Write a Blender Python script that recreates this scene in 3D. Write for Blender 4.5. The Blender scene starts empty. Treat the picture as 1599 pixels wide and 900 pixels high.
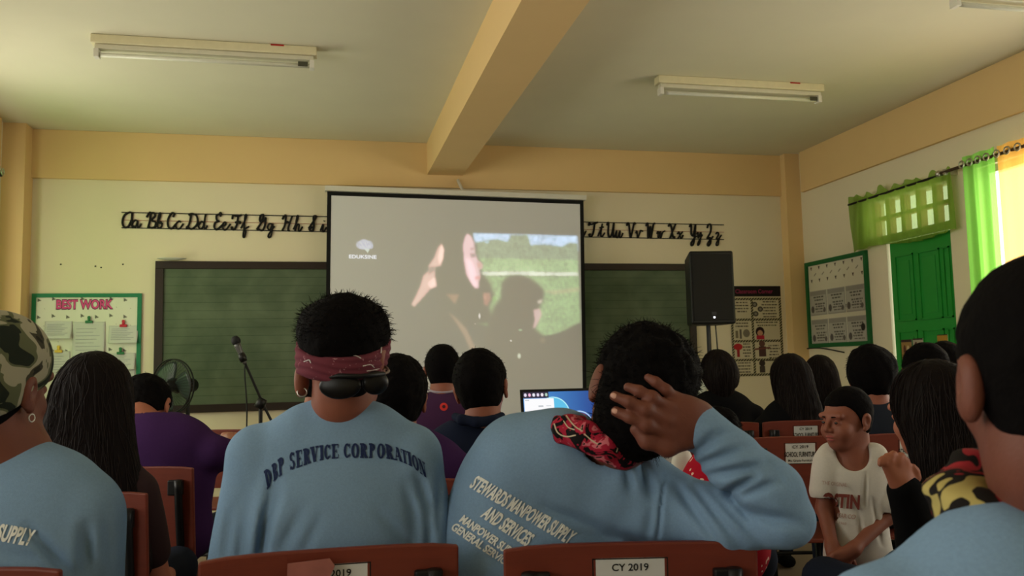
import bpy, math, random
import numpy as np
from mathutils import Vector, Matrix
from mathutils.bvhtree import BVHTree
random.seed(4); rng = np.random.default_rng(4)
sc = bpy.context.scene
col = sc.collection
# ------------------------------------------------------------------ camera
CAMZ = 1.17
CF = 1331.46
Fw = np.array([0.21761024, 0.97187262, 0.09005214])
Rt = np.array([0.97603515, -0.21657965, -0.02118119])
Up = np.array([0.00108195, -0.0925033, 0.99571179])
CAM = np.array([0, 0, CAMZ])
cd = bpy.data.cameras.new('camera'); cam = bpy.data.objects.new('camera', cd); col.objects.link(cam)
cam.matrix_world = Matrix(((Rt[0], Up[0], -Fw[0], 0), (Rt[1], Up[1], -Fw[1], 0), (Rt[2], Up[2], -Fw[2], CAMZ), (0, 0, 0, 1)))
cd.sensor_width = 36; cd.lens = CF / 1599 * 36; cd.clip_start = .05
cd.dof.use_dof = True; cd.dof.focus_distance = 2.6; cd.dof.aperture_fstop = 9
sc.camera = cam
# ------------------------------------------------------------------ world, exposure, lights
sc.view_settings.view_transform = 'Standard'; sc.view_settings.look = 'None'
sc.view_settings.exposure = 0.0; sc.view_settings.gamma = 1; sc.view_settings.use_curve_mapping = False
w = bpy.data.worlds.new('sky'); sc.world = w; w.use_nodes = True
bg = w.node_tree.nodes['Background']
bg.inputs['Color'].default_value = (1.0, .97, .86, 1); bg.inputs['Strength'].default_value = 3.0
def area(name, loc, rot, sx, sy, power, color):
    l = bpy.data.lights.new(name, 'AREA'); l.shape = 'RECTANGLE'; l.size = sx; l.size_y = sy; l.energy = power; l.color = color
    o = bpy.data.objects.new(name, l); col.objects.link(o); o.location = loc; o.rotation_euler = rot
    return o
R90 = math.pi / 2
XL, XR, D, ZC, ZLEDGE = -2.50, 4.63, 7.62, 3.20, 2.79
YB = -2.2
# daylight entering by the side windows (each lamp fills its window opening, tilted a little up: bright yard outside)
area('window_daylight_left_front', (XL - .12, 5.9, 1.75), (0, math.radians(-97), 0), 1.5, 2.2, 34, (1, .95, .70))
area('window_daylight_left_mid', (XL - .12, 2.7, 1.75), (0, math.radians(-100), 0), 1.5, 2.3, 31, (1, .95, .82))
area('window_daylight_left_back', (XL - .12, -.4, 1.75), (0, math.radians(-100), 0), 1.5, 2.3, 12, (.95, .96, .94))
area('window_daylight_right_front', (XR + .12, 3.9, 1.75), (0, math.radians(97), 0), 1.5, 2.4, 26, (1, .93, .74))
area('window_daylight_right_back', (XR + .12, .4, 1.75), (0, math.radians(100), 0), 1.5, 2.4, 18, (1, .97, .9))
# ------------------------------------------------------------------ pixel helpers (only used to find real positions)
def ray(px, py): return Fw + Rt * ((px - 799.5) / CF) - Up * ((py - 450) / CF)
def at(px, py, s): return CAM + ray(px, py) * s
def atX(px, py, X): d = ray(px, py); return CAM + d * (X / d[0])
def atY(px, py, Y): d = ray(px, py); return CAM + d * (Y / d[1])
# ------------------------------------------------------------------ materials
def lin(c):
    c = np.asarray(c, float) / 255.
    return tuple(np.where(c <= .04045, c / 12.92, ((c + .055) / 1.055) ** 2.4)) + (1,)
MATS = {}
def mat(name, rgb, rough=.7, var=.08, scale=30, metal=0, bump=0, bscale=200, emit=None, trans=0, spec=.3, sheen=0, stretch=None):
    if name in MATS: return MATS[name]
    m = bpy.data.materials.new(name); m.use_nodes = True; nt = m.node_tree; n = nt.nodes; L = nt.links
    b = n['Principled BSDF']; c = lin(rgb)
    b.inputs['Roughness'].default_value = rough; b.inputs['Metallic'].default_value = metal
    b.inputs['Specular IOR Level'].default_value = spec
    tc = n.new('ShaderNodeTexCoord'); mp = n.new('ShaderNodeMapping'); L.new(tc.outputs['Object'], mp.inputs[0])
    if stretch: mp.inputs['Scale'].default_value = stretch
    nz = n.new('ShaderNodeTexNoise'); nz.inputs['Scale'].default_value = scale; nz.inputs['Detail'].default_value = 5
    L.new(mp.outputs[0], nz.inputs['Vector'])
    mx = n.new('ShaderNodeMix'); mx.data_type = 'RGBA'
    mx.inputs[6].default_value = tuple(x * (1 - var) for x in c[:3]) + (1,)
    mx.inputs[7].default_value = tuple(min(1, x * (1 + var)) for x in c[:3]) + (1,)
    L.new(nz.outputs['Fac'], mx.inputs[0]); L.new(mx.outputs[2], b.inputs['Base Color'])
    if bump:
        n2 = n.new('ShaderNodeTexNoise'); n2.inputs['Scale'].default_value = bscale; L.new(mp.outputs[0], n2.inputs['Vector'])
        bp = n.new('ShaderNodeBump'); bp.inputs['Strength'].default_value = bump; bp.inputs['Distance'].default_value = .002
        L.new(n2.outputs['Fac'], bp.inputs['Height']); L.new(bp.outputs[0], b.inputs['Normal'])
    if sheen: b.inputs['Sheen Weight'].default_value = sheen
    if emit: b.inputs['Emission Color'].default_value = lin(emit[0]); b.inputs['Emission Strength'].default_value = emit[1]
    if trans:
        tr = n.new('ShaderNodeBsdfTranslucent'); L.new(mx.outputs[2], tr.inputs['Color'])
        ms = n.new('ShaderNodeMixShader'); ms.inputs[0].default_value = trans
        L.new(b.outputs[0], ms.inputs[1]); L.new(tr.outputs[0], ms.inputs[2]); L.new(ms.outputs[0], n['Material Output'].inputs[0])
    MATS[name] = m; return m
def sheer_mat(name, rgb, thin=.4, tl=.6):
    m = mat(name, rgb, .8, .06, 60, trans=tl); n = m.node_tree.nodes; L = m.node_tree.links; out = n['Material Output']; src = out.inputs[0].links[0].from_socket
    t = n.new('ShaderNodeBsdfTransparent'); x = n.new('ShaderNodeMixShader'); x.inputs[0].default_value = thin; t.inputs[0].default_value = tuple(.35 + .65 * q for q in lin(rgb)[:3]) + (1,)
    L.new(src, x.inputs[1]); L.new(t.outputs[0], x.inputs[2]); L.new(x.outputs[0], out.inputs[0]); return m
def ramp_mat(name, stops, scale=20, rough=.8, detail=2, distort=0.6, bump=0, stretch=None):
    m = bpy.data.materials.new(name); m.use_nodes = True; nt = m.node_tree; n = nt.nodes; L = nt.links
    b = n['Principled BSDF']; b.inputs['Roughness'].default_value = rough; b.inputs['Specular IOR Level'].default_value = .2
    tc = n.new('ShaderNodeTexCoord'); mp = n.new('ShaderNodeMapping'); L.new(tc.outputs['Object'], mp.inputs[0])
    if stretch: mp.inputs['Scale'].default_value = stretch
    nz = n.new('ShaderNodeTexNoise'); nz.inputs['Scale'].default_value = scale; nz.inputs['Detail'].default_value = detail; nz.inputs['Distortion'].default_value = distort
    L.new(mp.outputs[0], nz.inputs['Vector'])
    r = n.new('ShaderNodeValToRGB'); L.new(nz.outputs['Fac'], r.inputs[0]); e = r.color_ramp.elements
    e[0].position = stops[0][0]; e[0].color = lin(stops[0][1]); e[1].position = stops[1][0]; e[1].color = lin(stops[1][1])
    for p, c in stops[2:]: k = e.new(p); k.color = lin(c)
    r.color_ramp.interpolation = 'CONSTANT' if bump == 0 else 'LINEAR'
    L.new(r.outputs[0], b.inputs['Base Color']); return m
def vcol_mat(name, emit=0, rough=.6, spec=.2, base=.62):
    m = bpy.data.materials.new(name); m.use_nodes = True; nt = m.node_tree; n = nt.nodes; L = nt.links
    b = n['Principled BSDF']; b.inputs['Roughness'].default_value = rough; b.inputs['Specular IOR Level'].default_value = spec
    a = n.new('ShaderNodeAttribute'); a.attribute_name = 'paint'
    if emit:
        L.new(a.outputs['Color'], b.inputs['Emission Color']); b.inputs['Emission Strength'].default_value = emit
        b.inputs['Base Color'].default_value = (base, base, base * .97, 1)
    else: L.new(a.outputs['Color'], b.inputs['Base Color'])
    return m
M_CEIL = mat('ceiling_paint', (216, 212, 188), .9, .04, 3, bump=.15, bscale=60)
M_WALL = mat('cream_wall_paint', (224, 213, 184), .85, .03, 2.5, bump=.1, bscale=80)
M_TRIM = mat('peach_beam_paint', (220, 188, 134), .85, .04, 2.5, bump=.1, bscale=80)
M_FLOOR = mat('floor_tile', (120, 105, 90), .5, .1, 4)
M_BLACK = mat('black_metal', (14, 14, 15), .45, .1, 40)
M_PLASTIC = mat('black_plastic', (9, 9, 10), .5, .1, 60, spec=.3)
M_WOOD = mat('red_brown_varnished_wood', (108, 44, 28), .5, .25, 6, spec=.35, stretch=(1.2, 1.2, 9), bump=.1, bscale=40)
M_WOODE = mat('wood_edge', (172, 84, 50), .4, .2, 12)
M_WHITE = mat('white_paint', (215, 212, 200), .6, .04, 20)
M_PAPER = mat('paper_white', (200, 200, 196), .8, .04, 20)
M_INK = mat('ink_black', (20, 18, 18), .8, .1, 30)
M_SKIN = mat('skin_warm_brown', (134, 80, 62), .55, .12, 25, spec=.3, bump=.15, bscale=260)
M_SKIND = mat('skin_dark_brown', (108, 62, 48), .55, .14, 25, spec=.3, bump=.2, bscale=260)
M_SKINL = mat('skin_light_brown', (158, 98, 76), .55, .1, 25, spec=.3)
M_HAIR = mat('black_hair', (9, 7, 7), .85, .4, 90, spec=.06, bump=.8, bscale=160)
M_HAIRB = mat('dark_brown_long_hair', (16, 10, 9), .75, .45, 60, spec=.10, stretch=(6, 6, .5), bump=.6, bscale=60)
M_BLUE = mat('heather_blue_jersey', (122, 151, 180), .95, .14, 260, spec=.08, bump=.25, bscale=700)
M_PURPLE = mat('purple_cotton', (54, 30, 70), .95, .12, 120, spec=.08)
M_NAVY = mat('navy_cotton', (24, 30, 48), .95, .12, 120, spec=.08)
M_DARK = mat('black_cotton', (12, 12, 14), .95, .15, 120, spec=.08)
M_TEAL = mat('teal_cotton', (70, 112, 116), .95, .1, 120, spec=.08)
M_WSHIRT = mat('white_tshirt_cotton', (205, 200, 190), .95, .06, 150, spec=.08, bump=.2, bscale=500)
M_JEANS = mat('dark_denim', (30, 36, 50), .95, .15, 150, spec=.08)
M_GREEN = mat('green_gloss_paint', (34, 140, 52), .45, .08, 8, spec=.4)
M_SILVER = mat('silver_metal', (190, 188, 180), .3, .05, 40, metal=1)
# ------------------------------------------------------------------ object helpers
def tag(o, label=None, cat=None, group=None, kind=None):
    if label: o['label'] = label
    if cat: o['category'] = cat
    if group: o['group'] = group
    if kind: o['kind'] = kind
    return o
def empty(name, loc, rz=0):
    o = bpy.data.objects.new(name, None); col.objects.link(o); o.location = tuple(loc); o.rotation_euler = (0, 0, rz)
    o.empty_display_size = .05
    return o
def mkmesh(name, V, Fc, m, parent=None, smooth=False, loc=None, localise=True):
    """V in world coordinates (if parent is given and localise, verts are taken relative to the parent's location)"""
    V = np.asarray(V, float).reshape(-1, 3)
    me = bpy.data.meshes.new(name)
    off = np.zeros(3)
    if parent is not None:
        if localise == 'world':
            off = np.array(parent.get('_org', (0, 0, 0)))
    elif loc is not None: off = np.asarray(loc, float)
    V = V - off
    if isinstance(Fc, np.ndarray):
        k = Fc.shape[1]
        me.vertices.add(len(V)); me.vertices.foreach_set('co', V.astype(np.float32).ravel())
        me.loops.add(Fc.size); me.loops.foreach_set('vertex_index', Fc.astype(np.int32).ravel())
        me.polygons.add(len(Fc)); me.polygons.foreach_set('loop_start', np.arange(0, Fc.size, k, dtype=np.int32))
        me.update(calc_edges=True)
    else:
        me.from_pydata([tuple(v) for v in V], [], [tuple(f) for f in Fc]); me.update()
    if smooth: me.polygons.foreach_set('use_smooth', np.ones(len(me.polygons), bool))
    me.validate()
    o = bpy.data.objects.new(name, me); col.objects.link(o)
    if m is not None: me.materials.append(m)
    if parent is not None: o.parent = parent
    elif loc is not None: o.location = tuple(loc)
    return o
class MB:
    def __init__(s): s.v = []; s.f = []; s.sm = []
    def add(s, V, Fc):
        b = len(s.v); s.v += [tuple(map(float, v)) for v in V]; s.f += [tuple(i + b for i in f) for f in Fc]; return s
    def box(s, lo, hi, M=None, bev=0):
        x0, y0, z0 = lo; x1, y1, z1 = hi
        if bev <= 0:
            V = [(x0, y0, z0), (x1, y0, z0), (x1, y1, z0), (x0, y1, z0), (x0, y0, z1), (x1, y0, z1), (x1, y1, z1), (x0, y1, z1)]
            Fc = [(0, 3, 2, 1), (4, 5, 6, 7), (0, 1, 5, 4), (1, 2, 6, 5), (2, 3, 7, 6), (3, 0, 4, 7)]
        else:
            import bmesh
            bm = bmesh.new(); bmesh.ops.create_cube(bm, size=1)
            for v in bm.verts: v.co = Vector(((x0 + x1) / 2 + v.co.x * (x1 - x0), (y0 + y1) / 2 + v.co.y * (y1 - y0), (z0 + z1) / 2 + v.co.z * (z1 - z0)))
            bmesh.ops.bevel(bm, geom=bm.edges[:], offset=bev, segments=2, profile=.5, affect='EDGES')
            bm.verts.index_update(); V = [tuple(v.co) for v in bm.verts]; Fc = [[v.index for v in f.verts] for f in bm.faces]; bm.free()
        if M is not None: V = [tuple(M @ Vector(v)) for v in V]
        return s.add(V, Fc)
    def tube(s, pts, r, n=10, cap=True, closed=False):
        P = np.asarray(pts, float); m = len(P); rr = np.broadcast_to(np.asarray(r, float), (m,))
        T = np.gradient(P, axis=0) if not closed else (np.roll(P, -1, 0) - np.roll(P, 1, 0))
        T /= np.linalg.norm(T, axis=1)[:, None] + 1e-12
        u = np.cross(T[0], [0, 0, 1.]); 
        if np.linalg.norm(u) < .1: u = np.cross(T[0], [0, 1., 0])
        V = []; 
        for i in range(m):
            u = u - T[i] * (u @ T[i]); u /= np.linalg.norm(u) + 1e-12; w_ = np.cross(T[i], u)
            for k in range(n):
                a = 2 * math.pi * k / n; V.append(P[i] + rr[i] * (u * math.cos(a) + w_ * math.sin(a)))
        Fc = []
        for i in range(m if closed else m - 1):
            for k in range(n):
                a, b = i * n + k, i * n + (k + 1) % n; j = ((i + 1) % m) * n
                Fc.append((a, b, j + (k + 1) % n, j + k))
        if cap and not closed: Fc.append(tuple(range(n - 1, -1, -1))); Fc.append(tuple((m - 1) * n + k for k in range(n)))
        return s.add(V, Fc)
    def lathe(s, prof, n=24, M=None):
        V = [];
        for r, z in prof:
            for k in range(n): a = 2 * math.pi * k / n; V.append((r * math.cos(a), r * math.sin(a), z))
        Fc = [(i * n + k, i * n + (k + 1) % n, (i + 1) * n + (k + 1) % n, (i + 1) * n + k) for i in range(len(prof) - 1) for k in range(n)]
        Fc.append(tuple(range(n - 1, -1, -1))); Fc.append(tuple((len(prof) - 1) * n + k for k in range(n)))
        if M is not None: V = [tuple(M @ Vector(v)) for v in V]
        return s.add(V, Fc)
    def build(s, name, m, parent=None, smooth=False, loc=None, world=False):
        return mkmesh(name, s.v, s.f, m, parent, smooth, loc, 'world' if world else True)
def spline(P, n=8):
    P = [np.asarray(p, float) for p in P]; Q = [2 * P[0] - P[1]] + P + [2 * P[-1] - P[-2]]; out = []
    for i in range(1, len(Q) - 2):
        for k in range(n):
            t = k / n
            out.append(.5 * ((2 * Q[i]) + (-Q[i - 1] + Q[i + 1]) * t + (2 * Q[i - 1] - 5 * Q[i] + 4 * Q[i + 1] - Q[i + 2]) * t * t + (-Q[i - 1] + 3 * Q[i] - 3 * Q[i + 1] + Q[i + 2]) * t ** 3))
    out.append(P[-1]); return out
def root(name, loc, label, cat, group=None):
    o = empty(name, loc); o['_org'] = [float(x) for x in loc]; return tag(o, label, cat, group)
# ------------------------------------------------------------------ SDF modelling
def noise3(P, f, seed=0, octv=2):
    r = np.random.default_rng(seed); out = np.zeros(len(P)); a = 1.
    for o in range(octv):
        for _ in range(5):
            d = r.normal(size=3); d /= np.linalg.norm(d); out += a * np.sin(P @ d * f * (2 ** o) * r.uniform(.7, 1.3) + r.uniform(0, 6.28))
        a *= .5
    return out / 5
def cone(a, b, ra, rb):
    a = np.asarray(a, float); b = np.asarray(b, float); ab = b - a; L2 = ab @ ab + 1e-12
    def f(P):
        t = np.clip((P - a) @ ab / L2, 0, 1); q = P - a - t[:, None] * ab
        return np.sqrt((q * q).sum(1)) - (ra + (rb - ra) * t)
    return f
def ell(c, r, R=None):
    c = np.asarray(c, float); r = np.asarray(r, float)
    def f(P):
        q = P - c
        if R is not None: q = q @ R
        q0 = q / r; k0 = np.sqrt((q0 * q0).sum(1)); k1 = np.sqrt(((q0 / r) ** 2).sum(1)) + 1e-9
        return k0 * (k0 - 1) / k1
    return f
def plane(c, n):
    c = np.asarray(c, float); n = np.asarray(n, float); n = n / np.linalg.norm(n)
    return lambda P: (P - c) @ n
class SDF:
    def __init__(s): s.ops = []; s.pts = []
    def u(s, f, k=.01): s.ops.append(('u', f, k)); return s
    def cone(s, a, b, ra, rb, k=.01): s.pts += [(a, ra), (b, rb)]; return s.u(cone(a, b, ra, rb), k)
    def ell(s, c, r, R=None, k=.01): s.pts.append((c, max(r))); return s.u(ell(c, r, R), k)
    def chain(s, pts, rs, k=.01):
        for i in range(len(pts) - 1): s.cone(pts[i], pts[i + 1], rs[i], rs[i + 1], k)
        return s
    def sub(s, f, k=.004): s.ops.append(('s', f, k)); return s
    def cut(s, f, k=.004): s.ops.append(('i', f, k)); return s      # keep where f<0
    def disp(s, f): s.ops.append(('d', f, 0)); return s
    def mesh(s, voxel, pad=.03, clip=None):
        lo = np.min([np.asarray(p) - r for p, r in s.pts], 0) - pad; hi = np.max([np.asarray(p) + r for p, r in s.pts], 0) + pad
        if clip is not None:
            lo = np.maximum(lo, clip[0]); hi = np.minimum(hi, clip[1])
        nb = np.ceil((hi - lo) / voxel / 8).astype(int) + 1
        B = 8 * voxel; g = np.stack(np.meshgrid(*[np.arange(k) for k in nb], indexing='ij'), -1).reshape(-1, 3)
        cen = lo + (g + .5) * B - voxel / 2; hd = B * math.sqrt(3) / 2
        def smin(a, b, k):
            h = np.maximum(k - np.abs(a - b), 0) / k; return np.minimum(a, b) - h * h * k * .25
        dc = np.full(len(cen), 1e3); pc = []
        for op, f, k in s.ops:
            if op == 'u': q = f(cen); pc.append(q); dc = smin(dc, q, k)
            elif op == 's': q = f(cen); pc.append(q); dc = np.maximum(dc, -q)
            elif op == 'i': q = f(cen); pc.append(q); dc = np.maximum(dc, q)
            else: pc.append(None)
        act = np.abs(dc) < hd * 1.25 + .02
        ids = np.nonzero(act)[0]
        loc = np.stack(np.meshgrid(*[np.arange(8)] * 3, indexing='ij'), -1).reshape(-1, 3) * voxel
        base = lo + g[ids] * B
        d = np.full((len(ids), 512), 1e3, np.float64)
        for (op, f, k), q in zip(s.ops, pc):
            if op == 'u':
                m_ = np.nonzero(q[ids] < dc[ids] + 2.6 * hd + k + .03)[0]
                if not len(m_): continue
                P = (base[m_][:, None, :] + loc[None]).reshape(-1, 3)
                d[m_] = smin(d[m_], f(P).reshape(-1, 512), k)
            else:
                if op == 'd': m_ = np.arange(len(ids))
                else: m_ = np.nonzero((-q if op == 's' else q)[ids] > dc[ids] - 2.6 * hd - .03)[0]
                if not len(m_): continue
                P = (base[m_][:, None, :] + loc[None]).reshape(-1, 3); v = f(P).reshape(-1, 512)
                if op == 'd': d[m_] += v
                elif op == 's': d[m_] = -smin(-d[m_], v, k)
                else: d[m_] = -smin(-d[m_], -v, k)
        N = nb * 8; G = np.empty((len(g), 512), np.float32); G[:] = np.where(dc > 0, 1., -1.)[:, None]; G[ids] = d
        G = G.reshape(nb[0], nb[1], nb[2], 8, 8, 8).transpose(0, 3, 1, 4, 2, 5).reshape(N)
        G[0] = G[-1] = 1; G[:, 0] = 1; G[:, -1] = 1; G[:, :, 0] = 1; G[:, :, -1] = 1
        return surfnet(G, lo, voxel)
def surfnet(G, lo, h):
    S = G < 0
    c = S[:-1, :-1, :-1].astype(np.int8); cnt = np.zeros_like(c)
    for dx in (0, 1):
        for dy in (0, 1):
            for dz in (0, 1):
                cnt += S[dx:S.shape[0] - 1 + dx, dy:S.shape[1] - 1 + dy, dz:S.shape[2] - 1 + dz]
    cells = np.argwhere((cnt > 0) & (cnt < 8)); idx = np.full(c.shape, -1, np.int32)
    idx[tuple(cells.T)] = np.arange(len(cells))
    acc = np.zeros((len(cells), 3)); n = np.zeros(len(cells))
    cs = [(dx, dy, dz) for dx in (0, 1) for dy in (0, 1) for dz in (0, 1)]
    vals = {k: G[cells[:, 0] + k[0], cells[:, 1] + k[1], cells[:, 2] + k[2]] for k in cs}
    for a in cs:
        for ax in range(3):
            if a[ax]: continue
            b = list(a); b[ax] = 1; b = tuple(b); va, vb = vals[a], vals[b]
            m_ = (va < 0) != (vb < 0); t = np.where(m_, va / np.where(m_, va - vb, 1), 0)
            p = np.array(a, float)[None] + np.zeros((len(cells), 3)); p[:, ax] += t
            acc[m_] += p[m_]; n[m_] += 1
    V = lo + (cells + acc / n[:, None]) * h
    Q = []
    for ax in range(3):
        sl0 = [slice(None)] * 3; sl1 = [slice(None)] * 3; sl0[ax] = slice(0, -1); sl1[ax] = slice(1, None)
        e = np.argwhere(S[tuple(sl0)] != S[tuple(sl1)])
        o1, o2 = [(1, 2), (2, 0), (0, 1)][ax]
        e = e[(e[:, o1] > 0) & (e[:, o2] > 0) & (e[:, o1] < S.shape[o1] - 1) & (e[:, o2] < S.shape[o2] - 1)]
        def ci(a, b):
            q = e.copy(); q[:, o1] -= a; q[:, o2] -= b; return idx[q[:, 0], q[:, 1], q[:, 2]]
        f = np.stack([ci(0, 0), ci(1, 0), ci(1, 1), ci(0, 1)], 1)
        ins = S[e[:, 0], e[:, 1], e[:, 2]]; f[~ins] = f[~ins][:, ::-1]
        Q.append(f)
    F_ = np.concatenate(Q); F_ = F_[(F_ >= 0).all(1)]
    return V, F_
class Fr:
    def __init__(s, o, yaw, pitch=0, roll=0):
        y, p, r = map(math.radians, (yaw, pitch, roll))
        rt = np.array([math.cos(y), -math.sin(y), 0]); fw = np.array([math.sin(y), math.cos(y), 0]); up = np.array([0, 0, 1.])
        rt, up = rt * math.cos(r) - up * math.sin(r), up * math.cos(r) + rt * math.sin(r)
        fw, up = fw * math.cos(p) - up * math.sin(p), up * math.cos(p) + fw * math.sin(p)
        s.o = np.asarray(o, float); s.R = np.stack([rt, fw, up], 1)
    def __call__(s, x, y, z): return s.o + s.R @ np.array([x, y, z], float)
    def loc(s, P): return (P - s.o) @ s.R
def sdf_obj(name, S, voxel, m, parent=None, loc=None, clip=None):
    V, Q = S.mesh(voxel, clip=clip)
    o = mkmesh(name, V, Q, m, parent, True, loc, 'world')
    if parent is not None: o['_org'] = list(parent.get('_org', (0, 0, 0)))
    return o, (V, Q)
def head_sdf(S, h, sc_=1., face=True, k=.012, bald=0, neck=None, nr=.050):
    """h: head frame, origin mid-skull (between the ears); adult head about .23 high"""
    s = sc_; c = lambda x, y, z: h(x * s, y * s, z * s)
    S.ell(c(0, -.012, .03), np.array([.073, .093, .085]) * s, h.R, k)
    S.ell(c(0, .030, -.035), np.array([.056, .062, .078]) * s, h.R, .03 * s)
    S.ell(c(0, .052, -.082), np.array([.030, .032, .026]) * s, h.R, .03 * s)
    S.cone(c(0, -.022, -.05), c(0, -.032, -.13) if neck is None else neck, .052 * s, nr * s, .03 * s)
    S.cone(c(-.045, .078, .022), c(.045, .078, .022), .011 * s, .011 * s, .015 * s)
    S.sub(ell(c(-.031, .094, -.002), np.array([.017, .012, .011]) * s, h.R), .012 * s)
    S.sub(ell(c(.031, .094, -.002), np.array([.017, .012, .011]) * s, h.R), .012 * s)
    S.ell(c(-.031, .079, -.003), np.array([.0135, .0115, .0095]) * s, h.R, .003 * s)
    S.ell(c(.031, .079, -.003), np.array([.0135, .0115, .0095]) * s, h.R, .003 * s)
    S.ell(c(-.036, .060, -.035), np.array([.02, .022, .02]) * s, h.R, .02 * s)
    S.ell(c(.036, .060, -.035), np.array([.02, .022, .02]) * s, h.R, .02 * s)
    S.cone(c(0, .090, .008), c(0, .108, -.026), .007 * s, .011 * s, .012 * s)
    S.ell(c(-.012, .097, -.030), np.array([.008, .010, .008]) * s, h.R, .006 * s)
    S.ell(c(.012, .097, -.030), np.array([.008, .010, .008]) * s, h.R, .006 * s)
    S.ell(c(0, .087, -.054), np.array([.023, .012, .0065]) * s, h.R, .007 * s)
    S.ell(c(0, .085, -.066), np.array([.020, .012, .0075]) * s, h.R, .007 * s)
    for sd in (-1, 1):
        e = Fr(c(.075 * sd, -.012, -.012), 0, 0, 0); e.R = h.R
        S.ell(c(.079 * sd, -.014, -.008), np.array([.008, .019, .030]) * s, h.R, .008 * s)
        S.ell(c(.083 * sd, -.018, .004), np.array([.008, .017, .020]) * s, h.R, .006 * s)
        S.sub(ell(c(.090 * sd, -.010, -.004), np.array([.009, .010, .016]) * s, h.R), .004 * s)
        S.ell(c(.078 * sd, -.004, -.034), np.array([.006, .008, .009]) * s, h.R, .006 * s)
def short_hair(h, s=1., thick=.012, back=-.075, front=.055, rough=.006, freq=120, seed=1, topx=0.0, voxel=.004):
    H = SDF()
    H.ell(h(0, -.014 * s, .032 * s), (np.array([.073, .093, .085]) + thick) * s, h.R)
    if topx: H.ell(h(0, .0, .06 * s + topx * .5), np.array([.07 * s, .08 * s, .05 * s + topx]), h.R, .03)
    H.ell(h(0, -.03 * s, -.03 * s), np.array([.064, .055 + thick * .5, .06]) * s, h.R, .02)
    def cutf(P):
        q = h.loc(P) / s; t = np.clip((q[:, 1] + .045) / .10, 0, 1); t = t * t * (3 - 2 * t)
        zl = back + (front - back) * t
        return (zl - q[:, 2]) * .7 * s
    H.cut(cutf, .006)
    H.disp(lambda P: rough * noise3(P, freq, seed, 2) + rough * .35 * noise3(P, freq * 3, seed + 5, 1))
    return H
def grooves(h, amp, n, seed):
    r = np.random.default_rng(seed); ph = r.uniform(0, 6.28, 4)
    def f(P):
        q = h.loc(P); a = np.arctan2(q[:, 0], -q[:, 1] + .02); z = q[:, 2]
        return amp * (np.sin(a * n + 3 * np.sin(z * 6 + ph[0]) + ph[1]) * .5 + np.sin(a * n * 2.3 + 2.2 * np.sin(z * 9 + ph[2])) * .35 + .25 * np.sin(a * n * 4.7 + z * 5))
    return f
def long_hair(h, s, pts, rads, seed=1, amp=.0013, n=80, faceopen=True):
    """pts: world centres below the skull, rads: (rx, ry, rz) ellipsoids in the head's frame turned upright"""
    H = SDF()
    H.ell(h(0, -.016 * s, .034 * s), (np.array([.073, .093, .085]) + .016) * s, h.R)
    prev = h(0, -.03, -.02)
    for p, r in zip(pts, rads): H.ell(p, r, h.R, .06)
    if faceopen: H.sub(ell(h(0, .105 * s, -.045 * s), np.array([.058, .07, .095]) * s, h.R), .012)
    H.disp(grooves(h, amp, n, seed)); H.disp(lambda P: .0015 * noise3(P, 150, seed + 3, 2))
    return H
def hand(S, w_, d, n, t, s=1., curl=.5, r0=.0088):
    """w_: wrist, d: towards the fingers, n: palm normal (fingers curl to it), t: towards the thumb"""
    d, n, t = [np.asarray(v, float) / np.linalg.norm(v) for v in (d, n, t)]
    S.cone(w_, w_ + d * .03 * s, .024 * s, .024 * s, .02)
    for i, o in enumerate((.030, .010, -.010, -.029)):
        kn = w_ + d * (.088 - abs(i - 1) * .005) * s + t * o * s
        S.cone(w_ + d * .02 * s + t * o * .6 * s, kn, .016 * s, .0115 * s, .012)
        p = kn; a = .15; ln = (.040, .044, .041, .033)[i] * s
        for j in range(3):
            a += curl * (.6, .8, .5)[j]; q = p + (d * math.cos(a) + n * math.sin(a)) * ln * (1, .65, .5)[j]
            S.cone(p, q, (r0 - .0006 * j) * s, (r0 - .0006 * (j + 1)) * s, .003); p = q
    p = w_ + d * .02 * s + t * .022 * s; q = p + (d * .7 + t * .75 + n * .2) * .035 * s; r_ = q + (d * .95 + t * .25 + n * .35) * .032 * s; u_ = r_ + (d + n * .4) * .022 * s
    S.chain([p, q, r_, u_], [.014 * s, .011 * s, .0095 * s, .008 * s], .006)
def fuzz(name, VQ, par, n, ln, curl=.6, down=.3, r=.0005, seed=1, test=None, m=None):
    V, Q = VQ; a = V[Q[:, 1]] - V[Q[:, 0]]; b_ = V[Q[:, 2]] - V[Q[:, 0]]; N = np.cross(a, b_); N /= np.linalg.norm(N, axis=1)[:, None] + 1e-12; C = V[Q].mean(1)
    R_ = np.random.default_rng(seed); idx = np.arange(len(C)) if test is None else np.nonzero(test(C, N))[0]
    if not len(idx): return
    mb = MB()
    for i in R_.choice(idx, n):
        p = C[i] - N[i] * .002; d = N[i] * .8 + R_.normal(size=3) * .5 - np.array([0, 0, down]); d /= np.linalg.norm(d); L_ = ln * R_.uniform(.5, 1.3); e = R_.normal(size=3) * curl
        mb.tube([p, p + d * L_ * .5 + e * L_ * .12, p + d * L_ * .8 + (e - [0, 0, down]) * L_ * .35], [r, r, r * .4], 3, cap=False)
    return mb.build(name, m or M_HAIR, par, world=True)
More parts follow.
